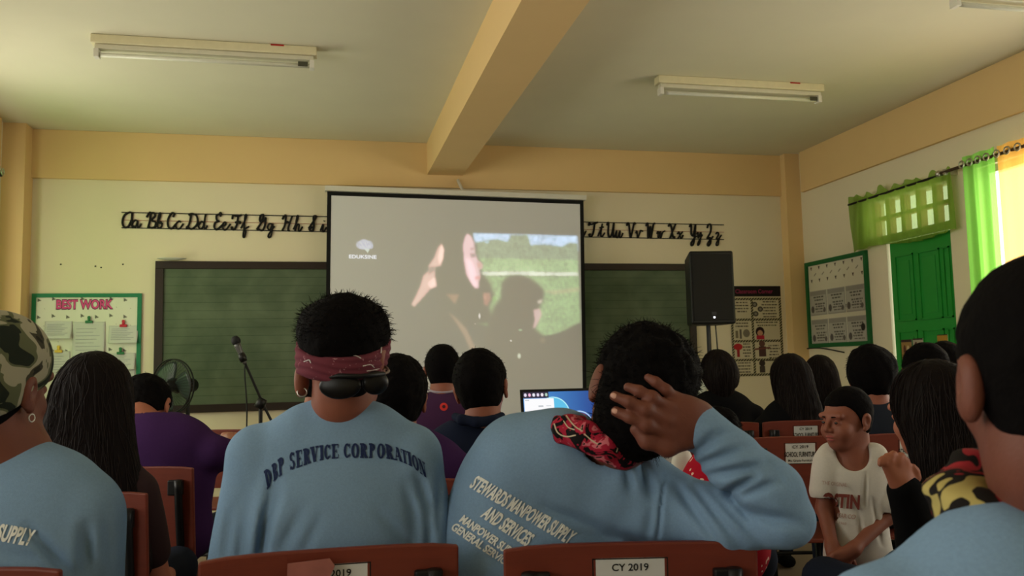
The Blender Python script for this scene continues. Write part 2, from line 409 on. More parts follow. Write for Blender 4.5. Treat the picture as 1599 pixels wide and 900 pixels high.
def flow(name, VQ, par, n, steps, st, r=.0007, seed=1, m=None):
    """long strands lying on the hair surface and running down it"""
    V, Q = VQ; bv = BVHTree.FromPolygons([tuple(v) for v in V], [tuple(map(int, q)) for q in Q]); R_ = np.random.default_rng(seed); mb = MB()
    for i in R_.choice(len(V), n):
        p = Vector(V[i]); pts = []; w_ = R_.normal() * .25
        for k in range(steps):
            h = bv.find_nearest(p)
            if h[0] is None: break
            nn = h[1]; q = h[0] + nn * (.0008 + .0015 * R_.random()); pts.append(np.array(q)); d = Vector((0, 0, -1)) - nn * nn.dot(Vector((0, 0, -1)))
            if d.length < .05: d = Vector((nn.x, nn.y, -.2)) if abs(nn.z) < .98 else Vector((R_.normal(), R_.normal(), 0))
            d.normalize(); p = q + (d + nn.cross(d) * w_ * math.sin(k * .9)) * st
        if len(pts) > 2: mb.tube(pts, [r] * (len(pts) - 1) + [r * .4], 3, cap=False)
    return mb.build(name, m, par, world=True)
def crease(pa, pb, s, w_=.012, amp=.006):
    """soft groove along a straight line (world), infinitely deep along the line of sight from the person's back"""
    a = at(pa[0], pa[1], s); b = at(pb[0], pb[1], s); v = ray((pa[0] + pb[0]) / 2, (pa[1] + pb[1]) / 2); v = v / np.linalg.norm(v)
    ab = b - a; ab = ab - v * (ab @ v); L2 = ab @ ab
    def f(P):
        q = P - a; q = q - (q @ v)[:, None] * v; t = np.clip(q @ ab / L2, 0, 1); e = q - t[:, None] * ab
        d2 = (e * e).sum(1); side = np.clip(np.sin(t * math.pi), 0, 1) * .7 + .3
        return 2.3 * amp * (np.exp(-d2 / (.8 * w_) ** 2) - .35 * np.exp(-d2 / (2.2 * w_) ** 2)) * side
    return f
# ------------------------------------------------------------------ flat lettering
def font_mesh(txt, bold=0, sx=1.):
    c = bpy.data.curves.new('t', 'FONT'); c.body = txt; c.offset = bold; c.resolution_u = 3; o = bpy.data.objects.new('t', c); col.objects.link(o)
    bpy.context.view_layer.update(); dg = bpy.context.evaluated_depsgraph_get(); me = bpy.data.meshes.new_from_object(o.evaluated_get(dg))
    V = np.array([v.co for v in me.vertices]) if len(me.vertices) else np.zeros((0, 3)); Fc = [tuple(p.vertices) for p in me.polygons]
    bpy.data.objects.remove(o); bpy.data.curves.remove(c); bpy.data.meshes.remove(me)
    V = V[:, :2]; mn, mxx = V.min(0), V.max(0); V = (V - [mn[0], 0]) / [(mxx - mn)[0], .72]
    return V, Fc        # x 0..1, cap height about 1
def flat_text(name, txt, o, ux, uy, w_, hgt, m, parent=None, bold=.0, depth=.0008, loc=None):
    """o: lower-left world corner, ux, uy unit vectors; the letters are a thin solid"""
    V, Fc = font_mesh(txt, bold); o, ux, uy = map(np.asarray, (o, ux, uy)); nrm = np.cross(ux, uy)
    n = len(V); P0 = o + V[:, :1] * w_ * ux + V[:, 1:2] * hgt * uy + nrm * depth
    return mkmesh(name, P0, Fc, m, parent, False, loc, 'world')
def bvh_of(mesh): V, Q = mesh; return BVHTree.FromPolygons([tuple(v) for v in V], [tuple(map(int, q)) for q in Q])
def project_px(bvh, px, py, off=.0018):
    r = ray(px, py); r = r / np.linalg.norm(r); h = bvh.ray_cast(Vector(CAM), Vector(r))
    if h[0] is None: return None
    n = h[1]
    if n.dot(Vector(r)) > 0: n = -n
    return np.array(h[0] + n * off)
def decal(name, V2, Fc, mapf, bvh, m, parent, off=.0018):
    P = [project_px(bvh, *mapf(u, v), off) for u, v in V2]
    keep = [f for f in Fc if all(P[i] is not None for i in f) and max(np.linalg.norm(P[f[i]] - P[f[i - 1]]) for i in range(len(f))) < .08]
    P = [p if p is not None else np.zeros(3) for p in P]
    used = sorted({i for f in keep for i in f}); mp = {i: j for j, i in enumerate(used)}
    if not keep: return None
    return mkmesh(name, [P[i] for i in used], [tuple(mp[i] for i in f) for f in keep], m, parent, False, None, 'world')
# bold slab-serif capitals drawn from strokes (unit height, width about .8)
def slab(ch):
    V = []; Fc = []
    def quad(p): b = len(V); V.extend(p); Fc.append((b, b + 1, b + 2, b + 3))
    def rect(x0, y0, x1, y1, n=3):
        for i in range(n):
            a, b = y0 + (y1 - y0) * i / n, y0 + (y1 - y0) * (i + 1) / n; quad([(x0, a), (x1, a), (x1, b), (x0, b)])
    def arc(cx, cy, rx, ry, a0, a1, tx=.28, ty=.13, n=10):
        for i in range(n):
            q = []
            for a, o in ((i, 0), (i + 1, 0), (i + 1, 1), (i, 1)):
                t = math.radians(a0 + (a1 - a0) * a / n); q.append((cx + (rx - o * tx) * math.cos(t), cy + (ry - o * ty) * math.sin(t)))
            quad(q)
    def diag(x0, y0, x1, y1, t, n=4):
        for i in range(n):
            a, b = i / n, (i + 1) / n; f = lambda s: (x0 + (x1 - x0) * s, y0 + (y1 - y0) * s); p, q = f(a), f(b)
            quad([(p[0] - t / 2, p[1]), (p[0] + t / 2, p[1]), (q[0] + t / 2, q[1]), (q[0] - t / 2, q[1])])
    st = lambda x, y0=0, y1=1: rect(x - .02, y0, x + .26, y1)
    sf = lambda x0, x1, y: rect(x0, y - (.02 if y > .5 else 0), x1, y + .11, 1)
    if ch in 'DBPREI':
        st(.1); sf(0, .38, 0); sf(0, .38, .91)
    if ch == 'D': arc(.3, .5, .48, .5, -90, 90)
    if ch in 'BPR': arc(.32, .74, .38, .26, -90, 90)
    if ch == 'B': arc(.32, .27, .44, .27, -90, 90)
    if ch == 'R': diag(.62, 0, .42, .5, .28); sf(.5, .82, 0)
    if ch == 'E': rect(.3, .91, .74, 1, 1); rect(.3, 0, .76, .09, 1); rect(.3, .46, .55, .55, 1); rect(.66, .72, .74, 1, 2); rect(.68, 0, .76, .28, 2); rect(.5, .38, .56, .63, 2)
    if ch == 'C': arc(.42, .5, .4, .52, 40, 320); rect(.66, .66, .76, .98, 2); rect(.66, .1, .76, .3, 1)
    if ch == 'O': arc(.42, .5, .42, .52, 0, 360, n=20)
    if ch == 'S': arc(.4, .74, .34, .27, 20, 270, .26, .14); arc(.4, .26, .36, .28, -160, 90, .26, .14); rect(.64, .68, .72, .98, 2); rect(.05, .02, .13, .32, 2)
    if ch == 'V': diag(.42, 0, .2, 1, .28); diag(.44, 0, .68, 1, .09); sf(0, .4, .91); sf(.52, .85, .91)
    if ch == 'A': diag(.16, 0, .4, 1, .09); diag(.68, 0, .42, 1, .28); rect(.25, .28, .6, .37, 1); sf(0, .32, 0); sf(.5, .85, 0)
    if ch == 'T': st(.32); sf(.2, .64, 0); rect(.02, .91, .82, 1, 1); rect(.02, .7, .1, .95, 2); rect(.74, .7, .82, .95, 2)
    if ch == 'N': rect(.12, 0, .21, 1); rect(.68, 0, .77, 1); diag(.68, 0, .22, 1, .28); sf(0, .34, 0); sf(0, .25, .91); sf(.56, .9, .91)
    return V, Fc
# ------------------------------------------------------------------ painted flat panels (numpy raster -> colour attribute)
class Canvas:
    def __init__(s, w_, h_, bgc): s.w, s.h = w_, h_; s.a = np.ones((h_, w_, 3)) * np.array(lin(bgc)[:3]); s.Y, s.X = np.mgrid[0:h_, 0:w_] + .5
    def put(s, mask, c, al=1.): k = (mask * al)[..., None]; s.a = s.a * (1 - k) + np.array(lin(c)[:3]) * k
    def rect(s, x0, y0, x1, y1, c, al=1.): s.put(((s.X >= x0) & (s.X < x1) & (s.Y >= y0) & (s.Y < y1)).astype(float), c, al)
    def oval(s, cx, cy, rx, ry, c, al=1., soft=.0):
        d = np.hypot((s.X - cx) / rx, (s.Y - cy) / ry); s.put(np.clip((1 - d) / max(soft, .02), 0, 1), c, al)
    def poly(s, pts, c, al=1., blur=0):
        m = np.zeros((s.h, s.w), bool); n = len(pts)
        for i in range(n):
            (x0, y0), (x1, y1) = pts[i], pts[(i + 1) % n]
            if y0 == y1: continue
            k = ((y0 <= s.Y) != (y1 <= s.Y)) & (s.X < (x1 - x0) * (s.Y - y0) / (y1 - y0) + x0); m ^= k
        m = m.astype(float)
        for _ in range(3):
            if blur: m = s.blur(m, blur)
        s.put(m, c, al)
    @staticmethod
    def blur(m, r):
        k = 2 * r + 1
        for ax in (0, 1):
            p = np.pad(m, [(r + 1, r) if a == ax else (0, 0) for a in range(m.ndim)], mode='edge'); cs = np.cumsum(p, ax)
            m = (np.take(cs, np.arange(k, p.shape[ax]), ax) - np.take(cs, np.arange(0, p.shape[ax] - k), ax)) / k
        return m
    def line(s, x0, y0, x1, y1, t, c, al=1.):
        L = (x1 - x0) ** 2 + (y1 - y0) ** 2 + 1e-9; u = np.clip(((s.X - x0) * (x1 - x0) + (s.Y - y0) * (y1 - y0)) / L, 0, 1)
        d = np.hypot(s.X - x0 - u * (x1 - x0), s.Y - y0 - u * (y1 - y0)); s.put(np.clip(t / 2 - d + .5, 0, 1), c, al)
    def scribble(s, x0, x1, y, t, c, seed=0):
        r = random.Random(seed); x = x0
        while x < x1:
            w_ = r.uniform(3, 9); s.rect(x, y, min(x + w_, x1), y + t, c, .85); x += w_ + r.uniform(1, 2.5)
    def build(s, name, o, ux, uy, W, H, m, parent=None, loc=None):
        """o: top-left world corner; ux right, uy down"""
        o, ux, uy = map(lambda v: np.asarray(v, float), (o, ux, uy)); h_, w_ = s.h, s.w
        jj, ii = np.mgrid[0:h_ + 1, 0:w_ + 1]
        V = o + (ii.ravel()[:, None] / w_ * W) * ux + (jj.ravel()[:, None] / h_ * H) * uy
        a = (np.arange(h_)[:, None] * (w_ + 1) + np.arange(w_)[None]).ravel()
        Q = np.stack([a, a + w_ + 1, a + w_ + 2, a + 1], 1)
        ob = mkmesh(name, V, Q, m, parent, False, loc, 'world'); me = ob.data
        at_ = me.color_attributes.new('paint', 'FLOAT_COLOR', 'POINT')
        pad = np.pad(s.a, ((0, 1), (0, 1), (0, 0)), mode='edge'); C = np.ones(((h_ + 1) * (w_ + 1), 4), np.float32); C[:, :3] = pad.reshape(-1, 3)
        at_.data.foreach_set('color', C.ravel()); return ob
# ================================================================== THE ROOM
def struct(o): o['kind'] = 'structure'; return o
def wall_x(name, x0, x1, y0, y1, z0, z1, holes, m):
    """wall slab in the YZ plane between x0 and x1 with rectangular holes (ya, yb, za, zb)"""
    ys = sorted({y0, y1, *[h[0] for h in holes], *[h[1] for h in holes]}); zs = sorted({z0, z1, *[h[2] for h in holes], *[h[3] for h in holes]})
    b = MB()
    for i in range(len(ys) - 1):
        for j in range(len(zs) - 1):
            cy, cz = (ys[i] + ys[i + 1]) / 2, (zs[j] + zs[j + 1]) / 2
            if any(h[0] < cy < h[1] and h[2] < cz < h[3] for h in holes): continue
            b.box((x0, ys[i], zs[j]), (x1, ys[i + 1], zs[j + 1]))
    return struct(b.build(name, m))
struct(MB().box((XL - .2, YB, -.1), (XR + .2, D + .2, 0)).build('floor', M_FLOOR))
struct(MB().box((XL - .2, YB, ZC), (XR + .2, D + .2, ZC + .1)).build('ceiling', M_CEIL))
struct(MB().box((XL - .2, D, 0), (XR + .2, D + .15, ZC)).build('wall_front', M_WALL))
struct(MB().box((XL - .2, YB - .15, 0), (XR + .2, YB, ZC)).build('wall_back', M_WALL))
WL = [(5.15, 7.02, .95, 2.72), (1.55, 3.85, .95, 2.5), (-1.6, .8, .95, 2.5)]
DY0, DY1, DZ = 5.50, 6.25, 2.13
WR = [(2.7, 5.19, .95, 2.52), (-.8, 1.6, .95, 2.5)]
TR = (5.50, 6.45, 2.19, 2.50)
wall_x('wall_left', XL - .15, XL, YB, D, 0, ZC, WL, M_WALL)
wall_x('wall_right', XR, XR + .15, YB, D, 0, ZC, WR + [(DY0, DY1, 0, DZ), TR], M_WALL)
LT = .035
zl = ZLEDGE
struct(MB().box((XL + .14, D - LT, zl), (XR - .15, D, ZC), bev=.004).build('trim_front', M_TRIM))
struct(MB().box((XR - LT, YB, 2.80), (XR, 7.44, ZC), bev=.004).build('trim_right', M_TRIM))
struct(MB().box((XL, YB, 2.80), (XL + LT, 7.3, ZC), bev=.004).build('trim_left', M_TRIM))
struct(MB().box((XL, 7.42, 0), (XL + .17, D, ZC)).build('column_left', M_TRIM))
struct(MB().box((XR - .16, 7.50, 0), (XR, D, ZC)).build('column_right', M_TRIM))
# ceiling beam, slightly skewed like the real one
bz = 2.905
bl0, bl1 = atY(667, 275, D - LT), atY(722, 277, D - LT)
dirb = np.array([0.0, -1, 0])
b = MB(); xa, xb = bl0[0], bl1[0]
V = [(xa, D, bz), (xb, D, bz), (xb + .0, YB, bz), (xa + .0, YB, bz)]
V += [(v[0], v[1], ZC) for v in V]
b.add(V, [(0, 1, 2, 3), (4, 7, 6, 5), (0, 4, 5, 1), (1, 5, 6, 2), (2, 6, 7, 3), (3, 7, 4, 0)])
struct(b.build('ceiling_beam', M_TRIM))
# window frames with slim bars
def window(n, X, y0, y1, z0, z1):
    b = MB(); t = .05
    b.box((X - .03, y0, z0), (X + .03, y1, z0 + t)); b.box((X - .03, y0, z1 - t), (X + .03, y1, z1))
    k = max(2, round((y1 - y0) / .75)); 
    for i in range(k + 1): y = y0 + (y1 - y0 - t) * i / k; b.box((X - .025, y, z0 + t), (X + .025, y + t, z1 - t))
    struct(b.build('window_%d' % n, M_WHITE))
for i, h in enumerate(WL): window(i + 1, XL - .08, *h)
for i, h in enumerate(WR): window(i + 4, XR + .08, *h)
# transom above the door: decorative concrete blocks let daylight in
b = MB()
for i in range(6):
    y = TR[0] + (TR[1] - TR[0]) * i / 5; b.box((XR + .04, y - .025, TR[2]), (XR + .1, y + .025, TR[3]))
b.box((XR + .04, TR[0], 2.335), (XR + .1, TR[1], 2.365))
struct(b.build('window_6', mat('transom_block', (190, 140, 120), .8)))
# green panelled door, standing ajar by a sliver so daylight shows at its far edge
dr = root('door_1', (XR + .02, DY0, 0), None, None); struct(dr)
b = MB(); DW = .72; dx0, dx1 = XR + .01, XR + .045
b.box((dx0, DY0, .01), (dx1, DY0 + DW, DZ - .01))
b.build('door_slab', M_GREEN, dr, world=True)
b = MB()
def panel(y0, y1, z0, z1):
    w_ = .012
    for q in [((y0, z0), (y1, z0 + w_)), ((y0, z1 - w_), (y1, z1)), ((y0, z0), (y0 + w_, z1)), ((y1 - w_, z0), (y1, z1))]:
        b.box((dx0 - .012, q[0][0], q[0][1]), (dx0 + .001, q[1][0], q[1][1]))
    b.box((dx0 - .006, y0 + .05, z0 + .05), (dx0 + .001, y1 - .05, z1 - .05), bev=.002)
for (y0, y1) in ((DY0 + .03, DY0 + .10), (DY0 + .14, DY0 + .38), (DY0 + .44, DY0 + .66)):
    for (z0, z1) in ((.12, .62), (.72, 1.38), (1.46, 2.0)): panel(y0, y1, z0, z1)
b.build('door_panel_moulding', M_GREEN, dr, world=True)
# papers taped on the door
def cards():
    for k, (px0, py0, px1, py1, c, lb) in enumerate([(1407, 531, 1425, 563, (150, 118, 70), 'brown picture card taped low on the green door, nearest the door hinge gap'), (1425, 529, 1442, 548, (168, 160, 140), 'pale picture card taped on the green door beside the brown one'), (1463, 523, 1480, 534, (170, 130, 50), 'yellow card stuck on the green door, apart from the other two')]):
        o = atX(px0, py0, dx0 - .016); e = atX(px1, py1, dx0 - .016); c_ = Canvas(24, 36, c)
        c_.rect(0, 0, 24, 5, (60, 40, 40)); c_.rect(2, 6, 22, 34, c); 
        if k < 2: c_.oval(8, 18, 3, 8, (90, 50, 40)); c_.oval(16, 20, 3, 9, (200, 180, 140)); c_.line(4, 30, 20, 30, 2, (70, 60, 50))
        r = root('picture_card', o, lb, 'card', None)
        c_.build('card_sheet', o, (0, -1, 0), (0, 0, -1), abs(o[1] - e[1]), abs(o[2] - e[2]), M_VC, r)
        MB().box((dx0 - .0155, e[1], e[2]), (dx0 - .0125, o[1], o[2])).build('card_backing', M_PAPER, r, world=True)
M_VC = vcol_mat('printed_paper')
cards()
# ------------------------------------------------------------------ curtains
def cloth_strip(name, m, X, ys, top, bot, amp, waves, parent, seed=1, nz=14, ripple=0.0, sign=-1, gather=.04):
    n = 110; V = []; r = random.Random(seed); ph = r.uniform(0, 6)
    for j in range(nz + 1):
        t = j / nz
        for i in range(n + 1):
            u = i / n; y = ys[0] + (ys[1] - ys[0]) * u
            zt = top(u) if callable(top) else top; zb = bot(u) if callable(bot) else bot
            z = zt + (zb - zt) * t
            ph_ = waves * 2 * math.pi * u + ph + .5 * math.sin(u * 13 + seed) + ripple * t * math.sin(5 * u + 2)
            a = amp * (.5 + .5 * t) * (math.sin(ph_) + .35 * math.sin(ph_ * 2.3 + 1))
            V.append((X + sign * (abs(amp) * 1.2 + a), y, z + (gather * .5 * math.sin(ph_ * 1.0) * (1 - t) ** 3)))
    Fc = [(j * (n + 1) + i, j * (n + 1) + i + 1, (j + 1) * (n + 1) + i + 1, (j + 1) * (n + 1) + i) for j in range(nz) for i in range(n)]
    o = mkmesh(name, V, Fc, m, parent, True, None, 'world'); return o
M_CG = sheer_mat('sheer_green_fabric', (140, 215, 90), .34)
M_CGD = sheer_mat('green_valance_fabric', (140, 178, 70), .26)
M_CO = sheer_mat('orange_curtain_fabric', (246, 190, 90), .3)
CX = XR - .10
rd = root('curtain_rod', (CX, 5.2, 2.60), 'slim metal curtain rod with round finial along the right wall', 'curtain rod')
RZ = 2.535
MB().tube([(CX, 5.44, RZ), (CX, 2.6, RZ + .02)], .012, 10).build('pole', mat('bronze_metal', (88, 70, 58), .4, .1, metal=.8), rd, world=True)
sb = MB(); sb.lathe([(.004, -.02), (.022, -.012), (.026, 0), (.022, .012), (.004, .02)], 14, Matrix.Translation((CX, 5.46, RZ)) @ Matrix.Rotation(R90, 4, 'X')); sb.build('finial', M_SILVER, rd, True, world=True)
MB().box((CX - .01, 5.38, RZ - .02), (XR, 5.41, RZ + .02), bev=.003).build('bracket', M_SILVER, rd, world=True)
def curtain(lb, m, y0, y1, ztop, zbot, waves, seed, X=CX, sign=-1, amp=.022, cat='curtain', grommets=True):
    r = root('curtain', (X, y0, zbot), lb, cat)
    cloth_strip('curtain_panel', m, X + .03 * (-sign), (y0, y1), ztop, zbot, amp, waves, r, seed, sign=sign, gather=0)
    if grommets:
        k = int(waves * 2)
        for i in range(k):
            y = y0 + (y1 - y0) * (i + .5) / k
            c = MB(); c.tube([(X + sign * .045, y + .024 * math.cos(a), ztop - .065 + .024 * math.sin(a)) for a in np.linspace(0, 6.283, 17)[:-1]], .006, 6, closed=True)
            c.build('grommet', M_SILVER, r, True, world=True)
    return r
curtain('bright green sheer curtain hanging beside the doorway on the right wall', M_CG, 5.21, 4.90, 2.60, .62, 2.0, 3)
curtain('orange curtain next to the green one on the right window', M_CO, 4.89, 4.35, 2.60, .62, 3, 5)
curtain('green sheer curtain at the window by the left front corner', sheer_mat('left_green_fabric', (130, 200, 70), .3), 6.45, 7.09, 2.78, .7, 4, 8, X=XL + .09, sign=1)
rl = root('curtain_rod', (XL + .09, 6, 2.72), 'dark curtain rod above the left window by the corner column', 'curtain rod')
MB().tube([(XL + .09, 5.1, 2.715), (XL + .09, 7.13, 2.715)], .012, 10).build('pole', M_BLACK, rl, world=True)
MB().lathe([(.004, -.02), (.018, -.01), (.02, 0), (.018, .01), (.004, .02)], 12, Matrix.Translation((XL + .09, 7.14, 2.715)) @ Matrix.Rotation(R90, 4, 'X')).build('finial', M_BLACK, rl, True, world=True)
MB().box((XL, 7.09, 2.70), (XL + .10, 7.11, 2.73)).build('bracket', M_BLACK, rl, world=True)
vl = root('valance', (CX, 6, 2.1), 'short gathered olive green valance hanging over the green door', 'valance')
cloth_strip('valance_fabric', M_CGD, XR - .055, (6.62, 5.36), lambda u: 2.575 - .02 * u + .012 * math.sin(u * 40) + .012 * math.sin(u * 23), lambda u: 2.09 + .02 * math.sin(u * 7), .016, 8, vl, 11, nz=16, ripple=2.5, gather=.03)
MB().tube([(XR - .075, 6.63, 2.52), (XR - .075, 5.44, 2.53)], .01, 8).build('valance_rod', M_BLACK, vl, world=True)
# ------------------------------------------------------------------ chalkboard
YW = D - .001
zt, zb = 2.105, .83
x0, x1 = -1.365, 3.50
cb = root('chalkboard', (x0, YW - .03, zb), 'wide green chalkboard with dark wooden frame mounted on the front wall', 'chalkboard')
M_CB = ramp_mat('chalkboard_green', [(.3, (72, 86, 66)), (.7, (98, 110, 88))], 3.2, .75, 6, .3, bump=1)
MB().box((x0 + .04, YW - .018, zb + .04), (x1 - .04, YW - .002, zt - .04)).build('writing_surface', M_CB, cb, world=True)
b = MB(); t = .065
b.box((x0, YW - .035, zt - t), (x1, YW, zt), bev=.004); b.box((x0, YW - .035, zb), (x1, YW, zb + t), bev=.004)
b.box((x0, YW - .035, zb + t), (x0 + t, YW, zt - t)); b.box((x1 - t, YW - .035, zb + t), (x1, YW, zt - t)); 
b.build('board_frame', mat('dark_brown_wood', (42, 30, 24), .5, .15), cb, world=True)
b = MB()
for i in range(1, 16): z = zb + t + (zt - zb - 2 * t) * i / 16; b.box((x0 + t, YW - .0186, z), (x1 - t, YW - .0176, z + .0022))
b.build('ruled_lines', mat('rule_line', (38, 62, 42), .8), cb, world=True)
o = atY(270, 406, YW - .02)
MB().lathe([(.02, 0), (.06, .001), (.115, .014), (.118, .016), (.11, .016), (.05, .005)], 28, Matrix.Translation((o[0], YW - .075, zt + .001)) @ Matrix.Diagonal((1, .55, 1, 1))).build('paper_plate', M_WHITE, None, True)
tag(bpy.data.objects['paper_plate'], 'round white paper plate lying on top of the chalkboard frame', 'plate')
# ------------------------------------------------------------------ cursive alphabet on the front wall
fz = root('alphabet_frieze', (-1.64, YW, 2.4), 'black cursive alphabet cutouts between ruled lines high on front wall', 'wall lettering')
A_TL, A_TR = atY(190, 332, YW), atY(1130, 351.5, YW); A_BL, A_BR = atY(190, 356, YW), atY(1130, 374.5, YW)
def apt(u, v):     # u along the strip 0..1, v 0 baseline .. 1 cap line
    b_ = A_BL + (A_BR - A_BL) * u; t_ = A_TL + (A_TR - A_TL) * u; return b_ + (t_ - b_) * v
for v, r_, m_ in ((0, .0045, M_INK), (1, .0045, M_INK), (.5, .0022, mat('red_line', (150, 70, 50), .8))):
    MB().tube([apt(0, v) + [0, -.004, 0], apt(1, v) + [0, -.004, 0]], r_, 6).build('guide_line', m_, fz, world=True)
GL = {  # strokes in letter units (x in cap heights)
'A': [[(.95, .95), (.7, 1.0), (.25, .8), (.08, .35), (.25, .03), (.6, .1), (.95, .6)], [(.95, 1), (.9, .5), (.95, .08), (1.15, .12)]],
'a': [[(.5, .45), (.3, .5), (.05, .25), (.18, .02), (.4, .15), (.52, .45), (.5, .1), (.62, .02), (.8, .3)]],
'B': [[(.0, .7), (.2, .95), (.35, 1.0), (.3, .5), (.12, .02)], [(.3, .95), (.65, 1.0), (.75, .8), (.45, .52), (.8, .4), (.75, .1), (.4, .02), (.15, .12)]],
'b': [[(0, .1), (.35, .7), (.4, 1.0), (.28, .9), (.15, .3), (.25, .02), (.5, .15), (.45, .42), (.3, .35), (.6, .3)]],
'C': [[(.55, .75), (.65, .98), (.4, 1.0), (.1, .6), (.1, .15), (.4, 0), (.8, .3)]],
'c': [[(.5, .42), (.35, .5), (.1, .3), (.15, .03), (.4, .02), (.7, .35)]],
'D': [[(.45, .95), (.3, .4), (.05, .05), (.1, .15), (.5, 0), (1.0, .35), (.95, .85), (.5, 1.0), (.2, .9)]],
'd': [[(.5, .4), (.3, .5), (.05, .22), (.2, .02), (.45, .2), (.65, 1.0), (.52, .3), (.6, .03), (.8, .25)]],
'E': [[(.7, .85), (.6, 1.0), (.3, .9), (.35, .6), (.55, .55), (.2, .45), (.1, .15), (.35, 0), (.85, .3)], [(.55, 1.05), (.7, 1.1), (.75, .95)]],
'e': [[(.05, .15), (.4, .35), (.35, .5), (.15, .35), (.2, .03), (.45, .02), (.8, .4)]],
'F': [[(.1, .7), (.2, .95), (.6, .9), (1.0, 1.0)], [(.65, .92), (.55, .4), (.3, .02), (.02, .1), (.15, .2)], [(.35, .48), (.8, .55), (.8, .4)]],
'f': [[(0, .1), (.4, .7), (.5, 1.0), (.35, .9), (.3, .2), (.2, -.4), (.32, -.45), (.42, -.1), (.35, .05), (.7, .25)]],
'G': [[(.0, .05), (.4, .5), (.65, 1.0), (.35, .95), (.3, .6), (.7, .65), (.85, .85), (.75, .3), (.5, .0), (.1, .1)]],
'g': [[(.5, .42), (.25, .45), (.1, .2), (.3, .05), (.55, .45), (.42, -.3), (.2, -.45), (.2, -.25), (.7, .3)]],
'H': [[(.05, .75), (.2, .95), (.4, 1.0), (.3, .4), (.05, .02)], [(1.0, 1.0), (.75, .5), (.6, .1), (.75, 0)], [(.3, .45), (.5, .6), (.75, .5)]],
'h': [[(0, .1), (.35, .7), (.42, 1.0), (.3, .9), (.15, .02), (.3, .4), (.5, .42), (.45, .1), (.55, .0), (.8, .3)]],
'I': [[(.0, .2), (.5, .7), (.7, 1.0), (.45, .95), (.5, .4), (.35, .02), (.05, .15), (.4, .3)]],
'i': [[(.0, .05), (.25, .48), (.2, .1), (.3, .0), (.55, .3)], [(.33, .68), (.36, .72)]],
'T': [[(.0, .75), (.05, .95), (.2, .85), (.6, .9), (1., 1.0)], [(.65, .92), (.5, .3), (.25, .02), (.02, .15), (.2, .2)]],
't': [[(.0, .05), (.35, .6), (.45, .9), (.3, .2), (.4, .02), (.7, .3)], [(.15, .62), (.6, .68)]],
'U': [[(.0, .8), (.1, .98), (.2, .9), (.15, .3), (.3, .0), (.6, .3), (.8, 1.0), (.7, .2), (.85, .02), (1.0, .2)]],
'u': [[(.0, .1), (.15, .45), (.1, .1), (.25, .0), (.5, .45), (.45, .05), (.6, .02), (.8, .3)]],
'V': [[(.0, .8), (.1, .98), (.25, .9), (.35, .3), (.45, .0), (.7, .6), (.85, 1.0), (1.0, .9)]],
'v': [[(.0, .3), (.12, .45), (.2, .0), (.45, .4), (.5, .5), (.75, .45)]],
'W': [[(.0, .8), (.1, .98), (.22, .9), (.25, .0), (.5, .8), (.55, .0), (.85, .9), (1.05, 1.0)]],
'w': [[(.0, .3), (.12, .45), (.15, .02), (.35, .45), (.4, .02), (.6, .4), (.85, .5)]],
'X': [[(.0, .8), (.1, .98), (.3, .85), (.5, .2), (.65, .02), (.75, .15)], [(.85, 1.0), (.5, .5), (.15, .0)]],
'x': [[(.0, .3), (.15, .45), (.3, .1), (.45, .05), (.6, .25)], [(.55, .48), (.3, .25), (.05, .02)]],
'Y': [[(.0, .8), (.1, .98), (.2, .9), (.2, .35), (.45, .25), (.7, 1.0), (.5, -.2), (.25, -.45), (.2, -.25), (.75, .2)]],
'y': [[(.0, .3), (.12, .45), (.15, .08), (.45, .45), (.35, -.2), (.15, -.42), (.15, -.25), (.6, .3)]],
'Z': [[(.1, .75), (.25, 1.0), (.55, .95), (.5, .5), (.1, .05), (.45, .1), (.5, -.25), (.25, -.45), (.2, -.25), (.8, .2)]],
'z': [[(.05, .35), (.2, .48), (.35, .35), (.1, .02), (.35, .02), (.3, -.35), (.12, -.4), (.15, -.2), (.65, .3)]],
's': [[(.0, .05), (.3, .5), (.4, .1), (.2, .0), (.5, .05), (.75, .4)]]}
LP = [('A', 190), ('a', 205), ('B', 229), ('b', 243), ('C', 261), ('c', 273), ('D', 291), ('d', 309), ('E', 333), ('e', 345), ('F', 361), ('f', 376), ('G', 401), ('g', 416), ('H', 440), ('h', 458), ('I', 482), ('i', 500),
      ('s', 903), ('T', 919), ('t', 933), ('U', 947), ('u', 960), ('V', 978), ('v', 992), ('W', 1008), ('w', 1025), ('X', 1043), ('x', 1057), ('Y', 1076), ('y', 1087), ('Z', 1102), ('z', 1116)]
CAPW = .0225
for ch, px in LP:
    u0 = (atY(px, 345, YW)[0] - A_TL[0]) / (A_TR[0] - A_TL[0]) ; b = MB()
    for st in GL[ch]:
        P = spline([(x, y, 0) for x, y in st], 5); pts = [apt(u0 + CAPW * p[0] * (.72 if ch.isupper() else .8), p[1]) + [0, -.0102, 0] for p in P]
        b.tube(pts, .0095 if ch.isupper() else .008, 6)
    b.build('cutout_letter', M_INK, fz, True, world=True)
# small marks on the wall
for px, py in ((95, 413), (149, 416), (158, 418), (192, 413)):
    p = atY(px, py, YW - .001); o = MB().lathe([(.006, 0), (.007, .002), (.003, .004)], 7, Matrix.Translation(tuple(p)) @ Matrix.Rotation(R90, 4, 'X')).build('nail', M_INK, None)
    tag(o, 'tiny dark nail hole in the cream wall above the best work board', 'nail', 'nails above the best work board')
